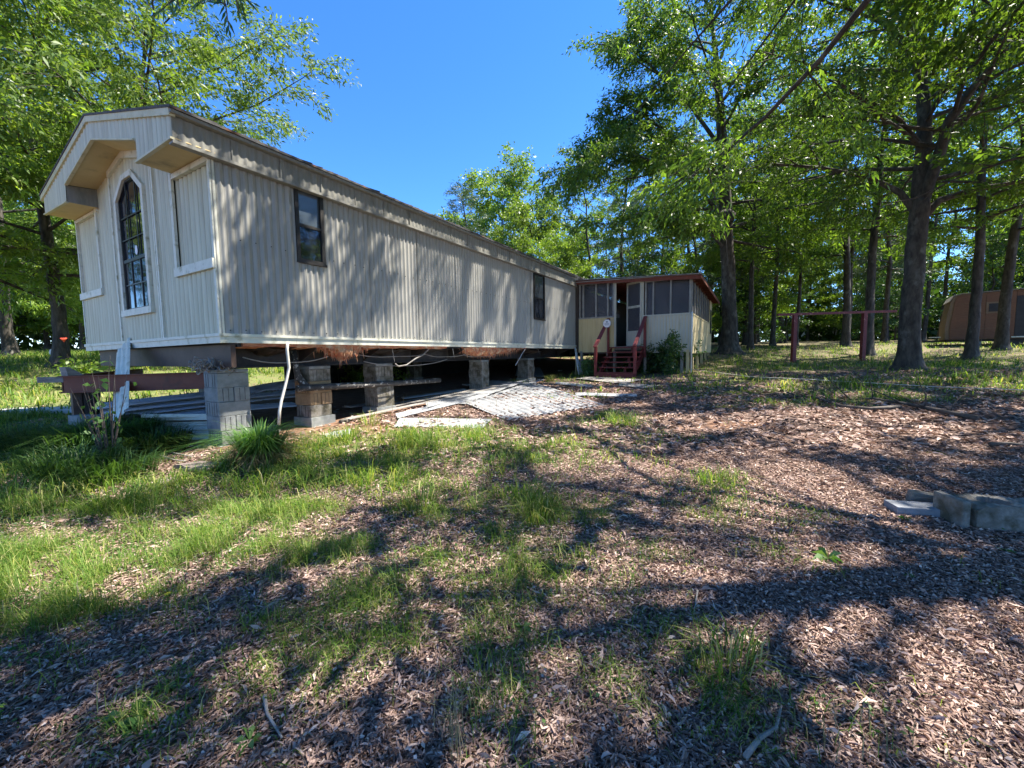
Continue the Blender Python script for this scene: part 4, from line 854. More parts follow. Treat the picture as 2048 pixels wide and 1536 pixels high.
MB().prism([(x, -.06, z) for x, z in [(.10, ch + 1.85), (.21, ch + 2.12), (.5, ch + 2.21), (5.3, ch + 2.28), (5.3, ch + 2.31), (.5, ch + 2.24), (.19, ch + 2.15), (.07, ch + 1.87)]], (0, 2.25, 0)).build('roof', M['greywood'], cam_t)
for x in (.9, 4.3): MB().box(x, x + .4, .2, .6, -.1, ch - .1).build('support_block', M['block'], cam_t)
for x in (2.4, 3.1): MB().tube([(x, .25, .25), (x, .42, .25)], .28, 14).build('wheel', M['black'], cam_t)
MB().box(.1, 5.2, .2, .28, ch - .22, ch - .11).build('frame_rail', M['darkmetal'], cam_t)
MB().bar((.2, .6, ch - .16), (-.8, .3, ch - .16), .1, .1).build('tongue', M['darkmetal'], cam_t); MB().box(-.55, -.15, .0, .5, ch + .02, ch + .06).build('tongue_board', M['trim'], cam_t)
# blocks at lower right
def block_at(u, v, lbl, nm, cat, sx, sy, sz, rz, mat='paver', tilt=(0, 0), bev=.008, dz=-.02, group=None):
    p = pg(u, v); o = MB().box(-sx / 2, sx / 2, -sy / 2, sy / 2, 0, sz).build(nm, M[mat], bevel=bev); o.location = (p[0], p[1], p[2] + dz); o.rotation_euler = (tilt[0], tilt[1], rz); return tag(o, lbl, cat, group)
block_at(1832, 1026, 'flat blue-grey paving block in front, left of the big old block', 'paving_block', 'block', .38, .19, .095, math.radians(-15), group='loose blocks at the right edge')
block_at(1840, 1006, 'small pale block piece behind the blue-grey one', 'block_piece', 'block', .20, .09, .13, math.radians(-20), 'old_or_shade_block', (.1, .1), .02, group='loose blocks at the right edge')
# big hollow block with worn top
p = pg(2022, 1050); bb = thing('hollow_block', 'large mossy old concrete block with two worn hollows at the right edge', 'concrete block', (p[0], p[1], p[2] - .04), math.radians(-9))
bm = MB(); r = random.Random(8); nx, ny = 32, 14; Lx, Ly, Hz = .74, .30, .23; V = []
for j in range(ny + 1):
    for i in range(nx + 1):
        x = Lx * (i / nx - .5); y = Ly * (j / ny - .5); z = Hz + .012 * math.sin(9 * x + 3) + r.uniform(-.006, .006)
        for hx in (-.15, .16):
            q = ((x - hx) / .10) ** 2 + ((y + .01) / .085) ** 2
            if q < 1: z -= .16 * (1 - q) ** .3
        if x < -.34: z -= .02
        V.append((x, y, z))
bm.add(V, [(j * (nx + 1) + i, j * (nx + 1) + i + 1, (j + 1) * (nx + 1) + i + 1, (j + 1) * (nx + 1) + i) for j in range(ny) for i in range(nx)])
for (fa, fb) in (((0, 0), (nx, 0)), ((nx, 0), (nx, ny)), ((nx, ny), (0, ny)), ((0, ny), (0, 0))):
    m_ = max(abs(fa[0] - fb[0]), abs(fa[1] - fb[1])); idx = [(round(fa[0] + (fb[0] - fa[0]) * k / m_), round(fa[1] + (fb[1] - fa[1]) * k / m_)) for k in range(m_ + 1)]
    tops = [V[j * (nx + 1) + i] for i, j in idx]; s_ = len(bm.v); rows = 6; 
    VV = []
    for rr in range(rows + 1):
        for t_ in tops: o_ = r.uniform(-.004, .004) if 0 < rr < rows else 0; VV.append((t_[0] + o_, t_[1] + o_, t_[2] * (1 - rr / rows)))
    n_ = len(tops); bm.add(VV, [(rr * n_ + k, (rr + 1) * n_ + k, (rr + 1) * n_ + k + 1, rr * n_ + k + 1) for rr in range(rows) for k in range(n_ - 1)])
bm.build('body', M['old_or_shade_block'], bb); MB().box(-.47, -.41, -.15, .13, -.02, .27).build('end_shell', M['old_or_shade_block'], bb, bevel=.015)
# flat rock, sticks and stones by the front pier
def rock(u, v, sx, sy, sz, lbl, seed, mat='stone', rz=0, nm='rock'):
    p = pg(u, v); r = random.Random(seed); m_ = MB(); n = 14; V = [(0, 0, sz)]; 
    prof = [(.55, .97), (.92, .8), (1.0, .35), (.95, -.3)]
    rad = [r.uniform(.72, 1.1) for _ in range(n)]
    for f_, h_ in prof: V += [(sx * f_ * rad[k] * math.cos(2 * PI * k / n), sy * f_ * rad[k] * math.sin(2 * PI * k / n), sz * h_ + r.uniform(-.1, .1) * sz) for k in range(n)]
    fs = [(0, 1 + k, 1 + (k + 1) % n) for k in range(n)]
    for q in range(3): fs += [(1 + q * n + k, 1 + (q + 1) * n + k, 1 + (q + 1) * n + (k + 1) % n, 1 + q * n + (k + 1) % n) for k in range(n)]
    o = m_.add(V, fs).build(nm, M[mat]); o.location = p; o.rotation_euler = (0, 0, rz); return tag(o, lbl, 'rock')
rock(398, 938, .30, .13, .075, 'flat brown rock slab on the ground below the front pier', 1)
rock(372, 878, .16, .10, .13, 'small round stone in shade left of the front pier', 2); rock(335, 965, .12, .09, .04, 'small pale stone left of the flat rock', 3)
for i, (u, v, lb) in enumerate([(690, 845, 'small stone under the home by the tan-block pier'), (1120, 742, 'small pale stone beside the white plastic sheet')]): rock(u, v, .10, .08, .06, lb, 5 + i, 'old_or_shade_block')
def stick(pix, rad, lbl, lift=.03, mat='twig', Y=None, nm='stick'):
    pts = [pg(u, v) + np.array([0, 0, lift]) for u, v in pix]; o0 = pts[0].copy(); k = len(pts)
    o = MB().tube([q - o0 for q in pts], [rad * (1 - .6 * i / (k - 1)) for i in range(k)], 6).build(nm, M[mat], smooth=True); o.location = o0; return tag(o, lbl, 'stick')
stick([(325, 905), (355, 912), (385, 918)], .014, 'thin stick lying above the flat rock', mat='greywood'); stick([(318, 915), (350, 925), (372, 927)], .012, 'thin stick just below another one left of the flat rock', mat='greywood')
stick([(1490, 1530), (1520, 1490), (1552, 1470), (1562, 1425)], .011, 'curved pale stick at the bottom right of the lawn', mat='greywood'); stick([(530, 1405), (535, 1440), (565, 1490)], .009, 'thin bent stick in the litter at the bottom', mat='greywood')
stick([(1395, 1190), (1388, 1235)], .006, 'short thin twig standing proud of the leaf litter', mat='greywood')
# fallen branch with twigs
def branch_px(main, r0, kids, lbl, nm='fallen_branch', lift=.04):
    P = [pg(u, v) for u, v in main]; P = [p + np.array([0, 0, lift + (.02 if 0 < i < len(P) - 1 else 0)]) for i, p in enumerate(P)]; o0 = P[0].copy(); k = len(P); m_ = MB()
    m_.tube([q - o0 for q in P], [r0 * (1 - .75 * i / (k - 1)) for i in range(k)], 7)
    for (i, kp, rr) in kids:
        q0 = P[i]; q = [q0 - o0]; d0 = q0[1]
        for (u, v) in kp: w_ = atY(u, v, d0 + .02 * len(q)); w_[2] = max(w_[2], g1(w_[0], w_[1])); q.append(w_ - o0)
        m_.tube(q, [rr * (1 - .7 * a_ / (len(q) - 1)) for a_ in range(len(q))], 5)
    o = m_.build(nm, M['twig'], smooth=True); o.location = o0; return tag(o, lbl, 'branch')
branch_px([(1955, 842), (1900, 833), (1850, 822), (1800, 812), (1745, 803), (1700, 803)], .045,
          [(5, [(1670, 770), (1655, 757)], .014), (4, [(1743, 770), (1737, 760)], .012), (3, [(1770, 790), (1740, 778), (1715, 766)], .015), (2, [(1852, 790), (1840, 770), (1836, 752)], .014), (2, [(1800, 790), (1775, 785)], .012), (1, [(1905, 810), (1925, 790)], .008), (5, [(1690, 800), (1640, 770), (1600, 762)], .010)], 'long dark fallen branch with bare twigs lying across the dirt')
branch_px([(1800, 818), (1740, 824), (1680, 818), (1630, 800), (1595, 797)], .035, [(4, [(1565, 780), (1555, 765)], .012), (4, [(1560, 795), (1540, 778)], .010), (3, [(1625, 770), (1640, 755)], .010)], 'second fallen branch forking left of the long dark one')
stick([(1980, 893), (2020, 892), (2060, 896)], .03, 'short dark branch at the right edge beyond the blocks')
# concrete slab and round disc at left
p = pg(70, 822); o = MB().box(-1.0, 1.0, -.3, .3, -.03, .05).build('concrete_slab', M['slab'], bevel=.01); o.location = p; o.rotation_euler = (0, 0, .12); tag(o, 'pale concrete slab in the grass at the left edge', 'slab')
p = pg(107, 722); t = thing('yard_disc', 'small round grey disc on a stake in the sunny field', 'disc', p); MB().tube([(0, 0, 0), (0, 0, .25)], .01, 5).build('stake', M['greywood'], t); MB().tube([(0, -.01, .33), (0, .01, .33)], .13, 14).build('disc', M['white'], t)

# ================================================================== TREES
def leafquads(P, D, ln, wd, sag=0.15, seed=0, fold=.0):
    """P base points, D directions, arrays; one pointed quad per leaf"""
    r = np.random.RandomState(seed); n = len(P); D = D / np.maximum(np.linalg.norm(D, axis=1, keepdims=True), 1e-6)
    R = r.normal(size=(n, 3)); R[:, 2] *= .45; Sx = np.cross(D, R); Sx /= np.maximum(np.linalg.norm(Sx, axis=1, keepdims=True), 1e-6)
    ln = ln[:, None]; wd = wd[:, None]; N = np.cross(D, Sx)
    mid = P + D * ln * .5 + N * ln * fold; tip = P + D * ln; tip[:, 2] -= (ln[:, 0] * sag)
    V = np.stack([P, mid + Sx * wd * .5, tip, mid - Sx * wd * .5], 1); return V.reshape(-1, 3)
def limbpath(p, az, el, length, r, n=6, droop=.0, wig=.12):
    pts = [p.copy()]; a, e = az, el
    for i in range(n):
        a += r.normal() * wig; e += r.normal() * wig * .6 - droop / n
        d = np.array([math.cos(a) * math.cos(e), math.sin(a) * math.cos(e), math.sin(e)]); pts.append(pts[-1] + d * length / n)
    return pts
def interp(pts, t):
    k = t * (len(pts) - 1); i = min(int(k), len(pts) - 2); f = k - i; return pts[i] * (1 - f) + pts[i + 1] * f, nrm(pts[i + 1] - pts[i])
class Tree:
    def __init__(s, seed, skip=None): s.skip = skip; s.r = np.random.RandomState(seed); s.seed = seed; s.mb = MB(); s.tw = []
    def trunk(s, pts, radii, n=12, flare=True):
        pts = [np.asarray(p, float) for p in pts]; ps, rs_ = [], []
        m = (len(pts) - 1) * 5
        # catmull-ish resample with small wobble
        for i in range(m + 1):
            t = i / m; p, _ = interp(pts, t); k = t * (len(pts) - 1); j = min(int(k), len(pts) - 2); rr = radii[j] * (1 - (k - j)) + radii[j + 1] * (k - j)
            h = p[2] - pts[0][2]
            if flare: rr *= 1 + .75 * math.exp(-max(h, 0) / .28)
            ps.append(p + (s.r.normal(size=3) * rr * .05 if 0 < i < m else 0)); rs_.append(rr)
        if flare:
            ps = [ps[0] - np.array([0, 0, .3]), ps[0], ps[0] + np.array([0, 0, .15]), ps[0] + np.array([0, 0, .4])] + ps[2:]
            rs_ = [rs_[0] * 1.25, rs_[0] * 1.05, rs_[0] * .82, rs_[0] * .66] + rs_[2:]
            ps = [p for i, p in enumerate(ps) if i < 4 or p[2] > ps[3][2] + .1]; rs_ = rs_[:4] + rs_[-(len(ps) - 4):]
        s.mb.tube(ps, rs_, n, rough=.10, rs=s.r.normal(size=n)); return ps
    def limb(s, p, az, el, length, rad, droop=.5, side=True, dens=1.0, n=7, path=None, t0=.2, sub=.55, subel=0):
        pts = path or limbpath(np.asarray(p, float), az, el, length, s.r, n, droop)
        length = sum(np.linalg.norm(b - a) for a, b in zip(pts[:-1], pts[1:])); k = len(pts) - 1
        if s.skip is not None and path is None and sum(bool(s.skip(q_)) for q_ in pts[2:]) > 0: return pts
        s.mb.tube(pts, [rad * (1 - .85 * i / k) for i in range(k + 1)], 6, cap=False)
        ns = max(3, int(length / sub * dens))
        for i in range(ns):
            t = t0 + (1 - t0) * (i + s.r.rand()) / ns; q, d = interp(pts, min(t, .999)); sg_ = 1 if i % 2 else -1
            a = math.atan2(d[1], d[0]) + sg_ * s.r.uniform(.5, 1.15); e = math.asin(max(-1, min(1, d[2]))) * .5 + s.r.uniform(-.15, .45) + subel
            sl = length * s.r.uniform(.16, .34) * (1.15 - .7 * t) + .35
            sp = limbpath(q, a, e, sl, s.r, 4, s.r.uniform(.2, .9), .2)
            if s.skip is not None and any(s.skip(q_) for q_ in sp[1:]): continue
            s.mb.tube(sp, [rad * .28, rad * .2, rad * .14, rad * .08, .004], 4, cap=False)
            for a_, b_ in zip(sp[:-1], sp[1:]): s.tw.append((a_, b_))
            for j in range(max(2, int(sl / .22))):
                tt = s.r.uniform(.15, 1); qq, dd = interp(sp, min(tt, .999)); d2 = nrm(dd + s.r.normal(size=3) * .55 + np.array([0, 0, -.12])); s.tw.append((qq, qq + d2 * s.r.uniform(.25, .55)))
        s.tw.append((pts[-2], pts[-1])); return pts
    def leaves(s, count, size, wratio=.26, spread=.10, name='crown', mat='oak', parent=None, keep=None, jitter=.5, sag=.18, world=None):
        T = np.array([[a, b] for a, b in s.tw]); r = s.r; ln = np.linalg.norm(T[:, 1] - T[:, 0], axis=1); pr = ln / ln.sum()
        i = r.choice(len(T), count, p=pr); t = r.rand(count, 1); P = T[i, 0] * (1 - t) + T[i, 1] * t + r.normal(size=(count, 3)) * spread * np.array([1, 1, .7])
        D = T[i, 1] - T[i, 0]; D = D / np.linalg.norm(D, axis=1, keepdims=True) + r.normal(size=(count, 3)) * .75; D[:, 2] -= .15
        if keep is not None:
            k = keep(P if world is None else world(P)); P, D = P[k], D[k]; count = len(P)
        l = size * r.uniform(.6, 1.3, count); V = leafquads(P, D, l, l * wratio * r.uniform(.8, 1.25, count), sag, s.seed)
        return npmesh(name, V, np.arange(count * 4).reshape(-1, 4), M[mat], parent, rnd=np.clip(r.rand(count) * .8 + .2 * r.rand(count), 0, 1))
def auto_tree(seed, H, tr, zb, R, nl, shape, lean=(0, 0), droop=.5, dens=1.0, el=(.15, 1.0), sub=.55, stubs=0):
    T = Tree(seed); r = T.r
    pts = [np.array([lean[0] * (t ** 1.5) * H + r.normal() * .02 * H * t, lean[1] * (t ** 1.5) * H + r.normal() * .02 * H * t, H * t]) for t in (0, .15, .3, .45, .6, .75, .9, 1.0)]
    T.trunk(pts, [tr, tr * .86, tr * .76, tr * .64, tr * .5, tr * .34, tr * .16, tr * .05])
    for i in range(nl):
        t = (i + r.rand() * .8) / nl; z = zb + (H * .98 - zb) * t; p, _ = interp(pts, z / H * .999)
        az = i * 2.4 + r.uniform(-.4, .4); e = el[0] + (el[1] - el[0]) * t + r.uniform(-.15, .15); ln = R * shape(t) * r.uniform(.8, 1.15)
        T.limb(p, az, e, max(ln, .6), tr * .32 * (1 - .6 * t), droop, dens=dens, sub=sub)
    return T
def make(T, name, lbl, cat, loc, count, size, mat='oak', group=None, trunkmat='bark', **k):
    t = thing(name, lbl, cat, loc, 0, group); T.mb.build('trunk', M[trunkmat], t, smooth=True); T.leaves(count, size, parent=t, mat=mat, **k); return t
round_ = lambda t: .45 + .75 * math.sin(PI * (.18 + .74 * t)) ** .8 * (1 - .35 * t)
cone_ = lambda t: 1.05 - .85 * t

# --- lit openings on the ground: leaves whose shade would land there are left out of the near canopy
LIT = blobs([(525, 870, 75, 45), (60, 1060, 60, 16), (40, 1150, 130, 50), (180, 1120, 120, 42), (300, 1095, 110, 36), (420, 1065, 110, 32), (540, 1035, 100, 28), (620, 1010, 70, 22), (230, 985, 80, 16), (330, 960, 70, 14), (430, 945, 40, 10),
             (700, 985, 80, 14), (810, 972, 70, 18), (640, 905, 60, 16), (740, 880, 80, 14), (860, 872, 90, 12), (960, 870, 70, 10), (930, 985, 28, 12), (1130, 930, 40, 8), (960, 1260, 34, 22), (1120, 1200, 60, 22), (1210, 1190, 40, 14),
             (1300, 1135, 90, 22), (1370, 1160, 90, 34), (1590, 950, 90, 26), (1540, 985, 80, 26), (1670, 990, 60, 18), (1500, 1040, 50, 14), (1900, 1290, 110, 34), (2000, 1240, 90, 30), (1760, 1330, 70, 22), (1640, 1300, 60, 16), (1780, 1205, 60, 16), (1930, 1350, 120, 22),
             (700, 1250, 60, 18), (740, 1220, 40, 14), (1700, 1440, 60, 20), (1400, 860, 60, 5), (1330, 835, 70, 5), (1480, 850, 50, 4), (1060, 800, 110, 22), (900, 850, 90, 10), (1190, 850, 60, 6), (1750, 870, 70, 5), (1980, 900, 60, 6), (540, 845, 40, 24), (120, 1080, 90, 20), (2030, 1400, 60, 30)])
def keepfn(prob=1.0, jit=.05):
    r = np.random.RandomState(99)
    def f(P, far=True):
        zg = gz(P[:, 0], P[:, 1]); s_ = (P[:, 2] - zg) / SUN[2]
        for _ in range(2):
            G = P - SUN[None] * s_[:, None]; s_ = (P[:, 2] - gz(G[:, 0], G[:, 1])) / SUN[2]
        G = P - SUN[None] * s_[:, None]; G[:, :2] += r.normal(size=(len(P), 2)) * jit
        b = bval(LIT, G[:, 0], G[:, 1], hard=True); out = (b > .08)
        # gaps between leaf sprays farther off: soft patches on the yard and tall streaks on the wall
        out |= far & (G[:, 1] > 5.5) & (vnoise(G[:, 0], G[:, 1] * 1.6, 1.1, 41) * .6 + vnoise(G[:, 0], G[:, 1] * 1.6, .45, 42) * .4 > .57)
        if len(P) > 1: out |= (G[:, 1] < 6) & (vnoise(G[:, 0], G[:, 1], .21, 45) > .80)
        q = P - C0; ly = q @ W; s2 = ly / float(SUN @ W); Hh = P - SUN[None] * s2[:, None]; lx = (Hh - C0) @ L; hz_ = Hh[:, 2]
        onw = (ly < 0) & (lx > -.3) & (lx < 12.1) & (hz_ > 1.6) & (hz_ < 4.2)
        nz = vnoise(lx - hz_ * .12, hz_ * .22, .30, 43) * .5 + vnoise(lx - hz_ * .1, hz_ * .3, .75, 44) * .5
        out = np.where(onw, nz > .62, out); return ~out
    return f
KEEP = keepfn()

# --- near oak out of frame to the right, its long limbs hang into the top right
nb = np.array([9.2, 3.4, 0]); nb[2] = g1(9.2, 3.4)
SK = lambda base: (lambda p: not KEEP((np.asarray(p) + base)[None])[0])
T = Tree(101, SK(nb)); tp_ = [np.array([0, 0, 0]), np.array([-.1, .1, 3.]), np.array([-.3, .3, 6.]), np.array([-.5, .4, 9.]), np.array([-.5, .6, 12.]), np.array([-.4, .7, 16.])]
T.trunk(tp_, [.42, .36, .30, .24, .15, .05], 14)
def pxl(lst): return [atY(u, v, Y) - nb for u, v, Y in lst]
def through(p0, lst): return [np.asarray(p0, float)] + pxl(lst)
# two hanging limbs surveyed from the photograph
T.limb(None, 0, 0, 0, .055, path=through((-.35, .32, 7.4), [(1900, -190, 4.9), (1735, 0, 5.3), (1640, 120, 5.7), (1530, 235, 6.4), (1430, 320, 7.0), (1330, 390, 7.8), (1270, 430, 8.6)]), t0=.42, sub=.22, dens=1.0, subel=-.2)
T.limb(None, 0, 0, 0, .045, path=through((-.45, .4, 8.6), [(1750, -330, 5.2), (1600, -150, 5.9), (1480, -20, 6.6), (1400, 70, 7.4), (1330, 150, 8.2), (1270, 230, 8.8)]), t0=.35, sub=.22, subel=-.1)
T.limb(None, 0, 0, 0, .045, path=through((-.45, .4, 9.2), [(1850, -300, 6.5), (1680, -120, 7.2), (1560, 40, 8.0), (1470, 160, 8.8), (1420, 240, 9.4)]), t0=.35, sub=.25, subel=-.1)
r = T.r
for i in range(84):
    t = (i + r.rand()) / 64; z = 5.5 + 10 * t; p, _ = interp(tp_, min(z / 16., .99)); az = i * 2.4 + r.uniform(-.3, .3); lean_ = 1.0 + .45 * max(0, -math.cos(az))
    T.limb(p, az, .25 + .5 * t + r.uniform(-.1, .15), 6.6 * lean_ * (.6 + .6 * math.sin(PI * (.15 + .7 * t))) * r.uniform(.85, 1.1), .06 * (1 - .5 * t), .35, dens=.8)
for (ex, ey, ez, z0) in ((1.5, 7.5, 11.0, 9.), (.4, 6.0, 10.4, 8.4), (2.6, 9.2, 12.4, 10.), (3.2, 6.6, 12.6, 11.), (-.6, 8.4, 12.0, 9.6)):  # limbs added above the view to dapple the home's side wall
    p0, _ = interp(tp_, z0 / 16.); e_ = np.array([ex, ey, ez]) - nb; T.limb(None, 0, 0, 0, .035, path=[p0 + (e_ - p0) * t + np.array([0, 0, 1.2 * math.sin(PI * t)]) + r.normal(size=3) * .12 for t in np.linspace(0, 1, 8)], t0=.35, sub=.22)
oak_near = thing('overhanging_oak', 'oak outside the right edge whose dark leafy limbs hang across the top right', 'tree', nb)
T.mb.build('trunk', M['bark'], oak_near, smooth=True)
# nothing may hang in front of the lens or in the open sky of the picture
def clearview(P):
    w_ = P + nb; z = (w_ - EYEP) @ _f; u = 1024 + F * ((w_ - EYEP) @ _R) / np.maximum(z, .1); v = 768 - F * ((w_ - EYEP) @ _U) / np.maximum(z, .1)
    inview = (z > .2) & (u > -60) & (u < 2110) & (v > -60); lim = 1170 + .0 * v
    return ~(inview & ((u < lim) | ((z < 4.2)) | (v > 470) | ((u - 1170) < (v - 330) * .9)))
kf = lambda P: clearview(P) & KEEP(P + nb, False)
def inview(P):
    w_ = P + nb; z = (w_ - EYEP) @ _f; v = 768 - F * ((w_ - EYEP) @ _U) / np.maximum(z, .1); u = 1024 + F * ((w_ - EYEP) @ _R) / np.maximum(z, .1); return (z > .2) & (v > -60) & (u < 2130)
T.leaves(230000, .125, .28, .12, parent=oak_near, mat='oak', keep=lambda P: kf(P) & inview(P))
T.leaves(75000, .19, .42, .16, name='upper_crown', parent=oak_near, mat='oak', keep=lambda P: kf(P) & ~inview(P))  # out-of-view leaves, enlarged to cast clumpier shade

# --- big forked oak in mid ground
def wp(u, v, Y): return atY(u, v, Y)
b3 = atY(1815, 737, 12.4); b3[2] = g1(b3[0], b3[1]) - .02
T = Tree(103); q = lambda *a: atY(*a) - b3
st = [np.zeros(3), q(1820, 640, 12.4), q(1828, 540, 12.4), q(1836, 440, 12.4), q(1840, 400, 12.4)]; T.trunk(st, [.25, .235, .225, .22, .21], 14)
s1 = [q(1838, 415, 12.4), q(1845, 330, 12.5), q(1850, 240, 12.6), q(1838, 130, 12.7), q(1815, 20, 12.8), q(1800, -90, 12.8), q(1790, -190, 12.8)]; T.trunk(s1, [.20, .18, .16, .15, .11, .07, .03], 10, flare=False)
s2 = [q(1842, 415, 12.4), q(1872, 330, 12.1), q(1900, 240, 11.8), q(1950, 170, 11.4), q(2030, 90, 11.0), q(2100, 0, 10.6)]; T.trunk(s2, [.15, .13, .12, .09, .06, .03], 8, flare=False)
T.limb(None, 0, 0, 0, .11, path=[q(1835, 430, 12.4), q(1800, 385, 12.6), q(1740, 355, 12.9), q(1640, 335, 13.2), q(1540, 328, 13.5), q(1470, 340, 13.7)], t0=.3, sub=.4)
T.limb(None, 0, 0, 0, .12, path=[q(1842, 440, 12.4), q(1880, 400, 12.1), q(1950, 378, 11.8), q(2050, 362, 11.5), q(2150, 350, 11.3)], t0=.3, sub=.45)
T.limb(None, 0, 0, 0, .08, path=[q(1848, 300, 12.5), q(1800, 240, 12.2), q(1720, 190, 11.9), q(1640, 150, 11.6)], t0=.25, sub=.4)
T.limb(None, 0, 0, 0, .08, path=[q(1895, 250, 11.8), q(1960, 225, 11.6), q(2060, 200, 11.3)], t0=.2, sub=.4)
r = T.r
for i in range(34):
    t = (i + r.rand()) / 34; stt = s1 if i % 3 else s2; p, _ = interp(stt, .12 + .86 * t)
    az = i * 2.4 + r.uniform(-.3, .3); T.limb(p, az, .2 + .7 * t + r.uniform(-.1, .2), 4.6 * (1 + .5 * max(0, -math.cos(az))) * round_(t) * r.uniform(.8, 1.15), .07 * (1 - .5 * t), .5, dens=.75)
for (ex, ey, ez, k_) in ((5.0, 11.8, 13.4, .5), (4.2, 13.2, 14.6, .65), (5.6, 10.2, 12.6, .45), (6.5, 14.5, 15.5, .8), (3.6, 10.6, 14.2, .7), (6.8, 8.8, 12.2, .4), (2.6, 12.4, 15.0, .8)):  # high limbs added to streak the home's side wall with shade
    p0, _ = interp(s1, k_); e_ = np.array([ex, ey, ez]) - b3; e_[2] += b3[2]; T.limb(None, 0, 0, 0, .05, path=[p0 + (e_ - p0) * t + np.array([0, 0, .9 * math.sin(PI * t)]) + r.normal(size=3) * .12 for t in np.linspace(0, 1, 8)], t0=.35, sub=.24)
t3 = thing('forked_oak', 'thick-trunked oak forking into two stems, right of the red swing frame', 'tree', b3); T.mb.build('trunk', M['bark'], t3, smooth=True)
T.leaves(105000, .15, .30, .14, parent=t3, mat='oak', keep=lambda P: KEEP(P + b3))

# --- oak behind the porch, its crown makes the left edge against the sky
b1 = atY(1457, 703, 20.0); b1[2] = g1(b1[0], b1[1]) - .02
T = Tree(104); q = lambda *a: atY(*a) - b1
st = [np.zeros(3), q(1458, 600, 20), q(1452, 480, 20), q(1448, 350, 20), q(1440, 220, 20), q(1430, 100, 20), q(1420, 10, 20)]; T.trunk(st, [.40, .33, .31, .27, .2, .12, .04], 14)
T.mb.tube([q(1452, 445, 19.6) + np.array([0, 0, 0]), q(1453, 430, 19.6), q(1453, 420, 19.6)], [.3, .42, .2], 8)
r = T.r
for pa in ([(1452, 500, 20), (1420, 465, 19.6), (1370, 440, 19), (1300, 430, 18.5), (1200, 450, 18)], [(1450, 440, 20), (1400, 380, 19.5), (1330, 330, 19), (1240, 300, 18.5), (1150, 335, 18)],
           [(1448, 380, 20), (1390, 310, 20), (1300, 240, 20), (1250, 210, 20), (1205, 235, 20)], [(1444, 300, 20), (1380, 210, 20), (1300, 130, 20), (1265, 100, 20), (1240, 95, 20)], [(1446, 340, 20), (1360, 290, 20.5), (1250, 260, 21), (1190, 310, 21), (1105, 375, 21)],
           [(1440, 250, 20), (1390, 150, 20), (1330, 60, 20), (1280, 20, 20)]):
    T.limb(None, 0, 0, 0, .10, path=[q(*a) for a in pa], t0=.2, sub=.45, dens=1.1)
for i in range(34):
    t = (i + r.rand()) / 34; p, _ = interp(st, .32 + .66 * t); T.limb(p, i * 2.4 + r.uniform(-.3, .3), .0 + .9 * t + r.uniform(-.1, .2), 6.0 * round_(t) * r.uniform(.75, 1.1), .09 * (1 - .5 * t), .5, dens=.8)
t1 = thing('tall_oak', 'tall oak behind the porch with a burl on its trunk and a wide bright crown', 'tree', b1); T.mb.build('trunk', M['bark'], t1, smooth=True)
T.leaves(80000, .20, .32, .17, parent=t1, mat='oak')

# --- shared kinds
kA = make(auto_tree(201, 15, .24, 3.6, 6.6, 34, round_, droop=.4), 'broad_oak', 'big bright oak standing left of the home with its dark trunk in the sunny field', 'tree', (0, 0, 0), 62000, .20, 'oakb', wratio=.3, spread=.15)
kB = make(auto_tree(202, 16, .2, 5.2, 4.3, 30, round_, lean=(.05, .0), droop=.3), 'yard_tree', '', 'tree', (0, 0, 0), 17000, .20, 'oak', wratio=.34, spread=.16)
kC = make(auto_tree(203, 15, .14, 5.0, 2.4, 22, round_, lean=(.02, .02), droop=.3, sub=.8), 'forest_tree', '', 'tree', (0, 0, 0), 6500, .23, 'oak', wratio=.4, spread=.16)
kD = make(auto_tree(204, 17, .16, 4.5, 2.6, 40, cone_, droop=.1, el=(-.05, .9), sub=.5), 'pine_tree', '', 'tree', (0, 0, 0), 12000, .24, 'pine', wratio=.14, spread=.10, sag=.0)
kE = make(auto_tree(205, 7, .09, 1.0, 1.9, 22, round_, droop=.3, sub=.6), 'understory_tree', '', 'tree', (0, 0, 0), 4500, .17, 'oakd', wratio=.5, spread=.16)
kF = make(auto_tree(206, 13, .24, 2.0, 4.6, 34, round_, droop=.35), 'field_tree', '', 'tree', (0, 0, 0), 30000, .26, 'oakb', wratio=.45, spread=.22)
used = {}
def plant(kind, u, v, Y, sc, rz, lbl, group=None, zt=None, sxy=None):
    p = atY(u, v, Y); p[2] = g1(p[0], p[1]) - .03; s_ = (sc * (sxy or 1), sc * (sxy or 1), sc)
    if kind not in used: used[kind] = 1; o = kind; o.location = p; o.rotation_euler = (0, 0, rz); o.scale = s_
    else: o = dup(kind, p, rz, s_)
    o['label'] = lbl
    if group: o['group'] = group
    return o
plant(kA, 124, 722, 13.6, .80, 0.3, 'big bright oak left of the home with its dark trunk in the sunny field')
plant(kA, 330, 700, 15.6, .9, 2.1, 'spreading oak behind the front end of the home')
plant(kA, 20, 705, 20, 1.0, 4.0, 'wide oak at the left edge behind the sunny field')
plant(kA, -160, 720, 11.0, .9, 1.2, 'oak outside the left edge whose limbs reach in at the upper left')
GR = 'trees standing in the yard on the right'
plant(kB, 1735, 698, 19, 1.0, .4, 'leaning tree behind the right post of the red swing frame', GR)
plant(kB, 1690, 697, 24, 1.0, 2.0, 'slim tree between the two swing posts', GR)
plant(kB, 1944, 706, 15.5, .9, 3.4, 'mossy trunk standing in front of the left half of the camper', GR)
plant(kB, 2003, 697, 18, .95, 5.0, 'dark trunk in front of the camper doorway', GR)
plant(kB, 1500, 697, 23, .85, 1.0, 'slim tree just right of the oak with the burl', GR)
plant(kB, 2150, 705, 14, 1.0, 2.6, 'tree outside the right edge beside the camper', GR)
plant(kB, 1545, 695, 27, .9, 4.4, 'straight tree left of the left swing post', GR)
GB = 'trees behind the home roof'
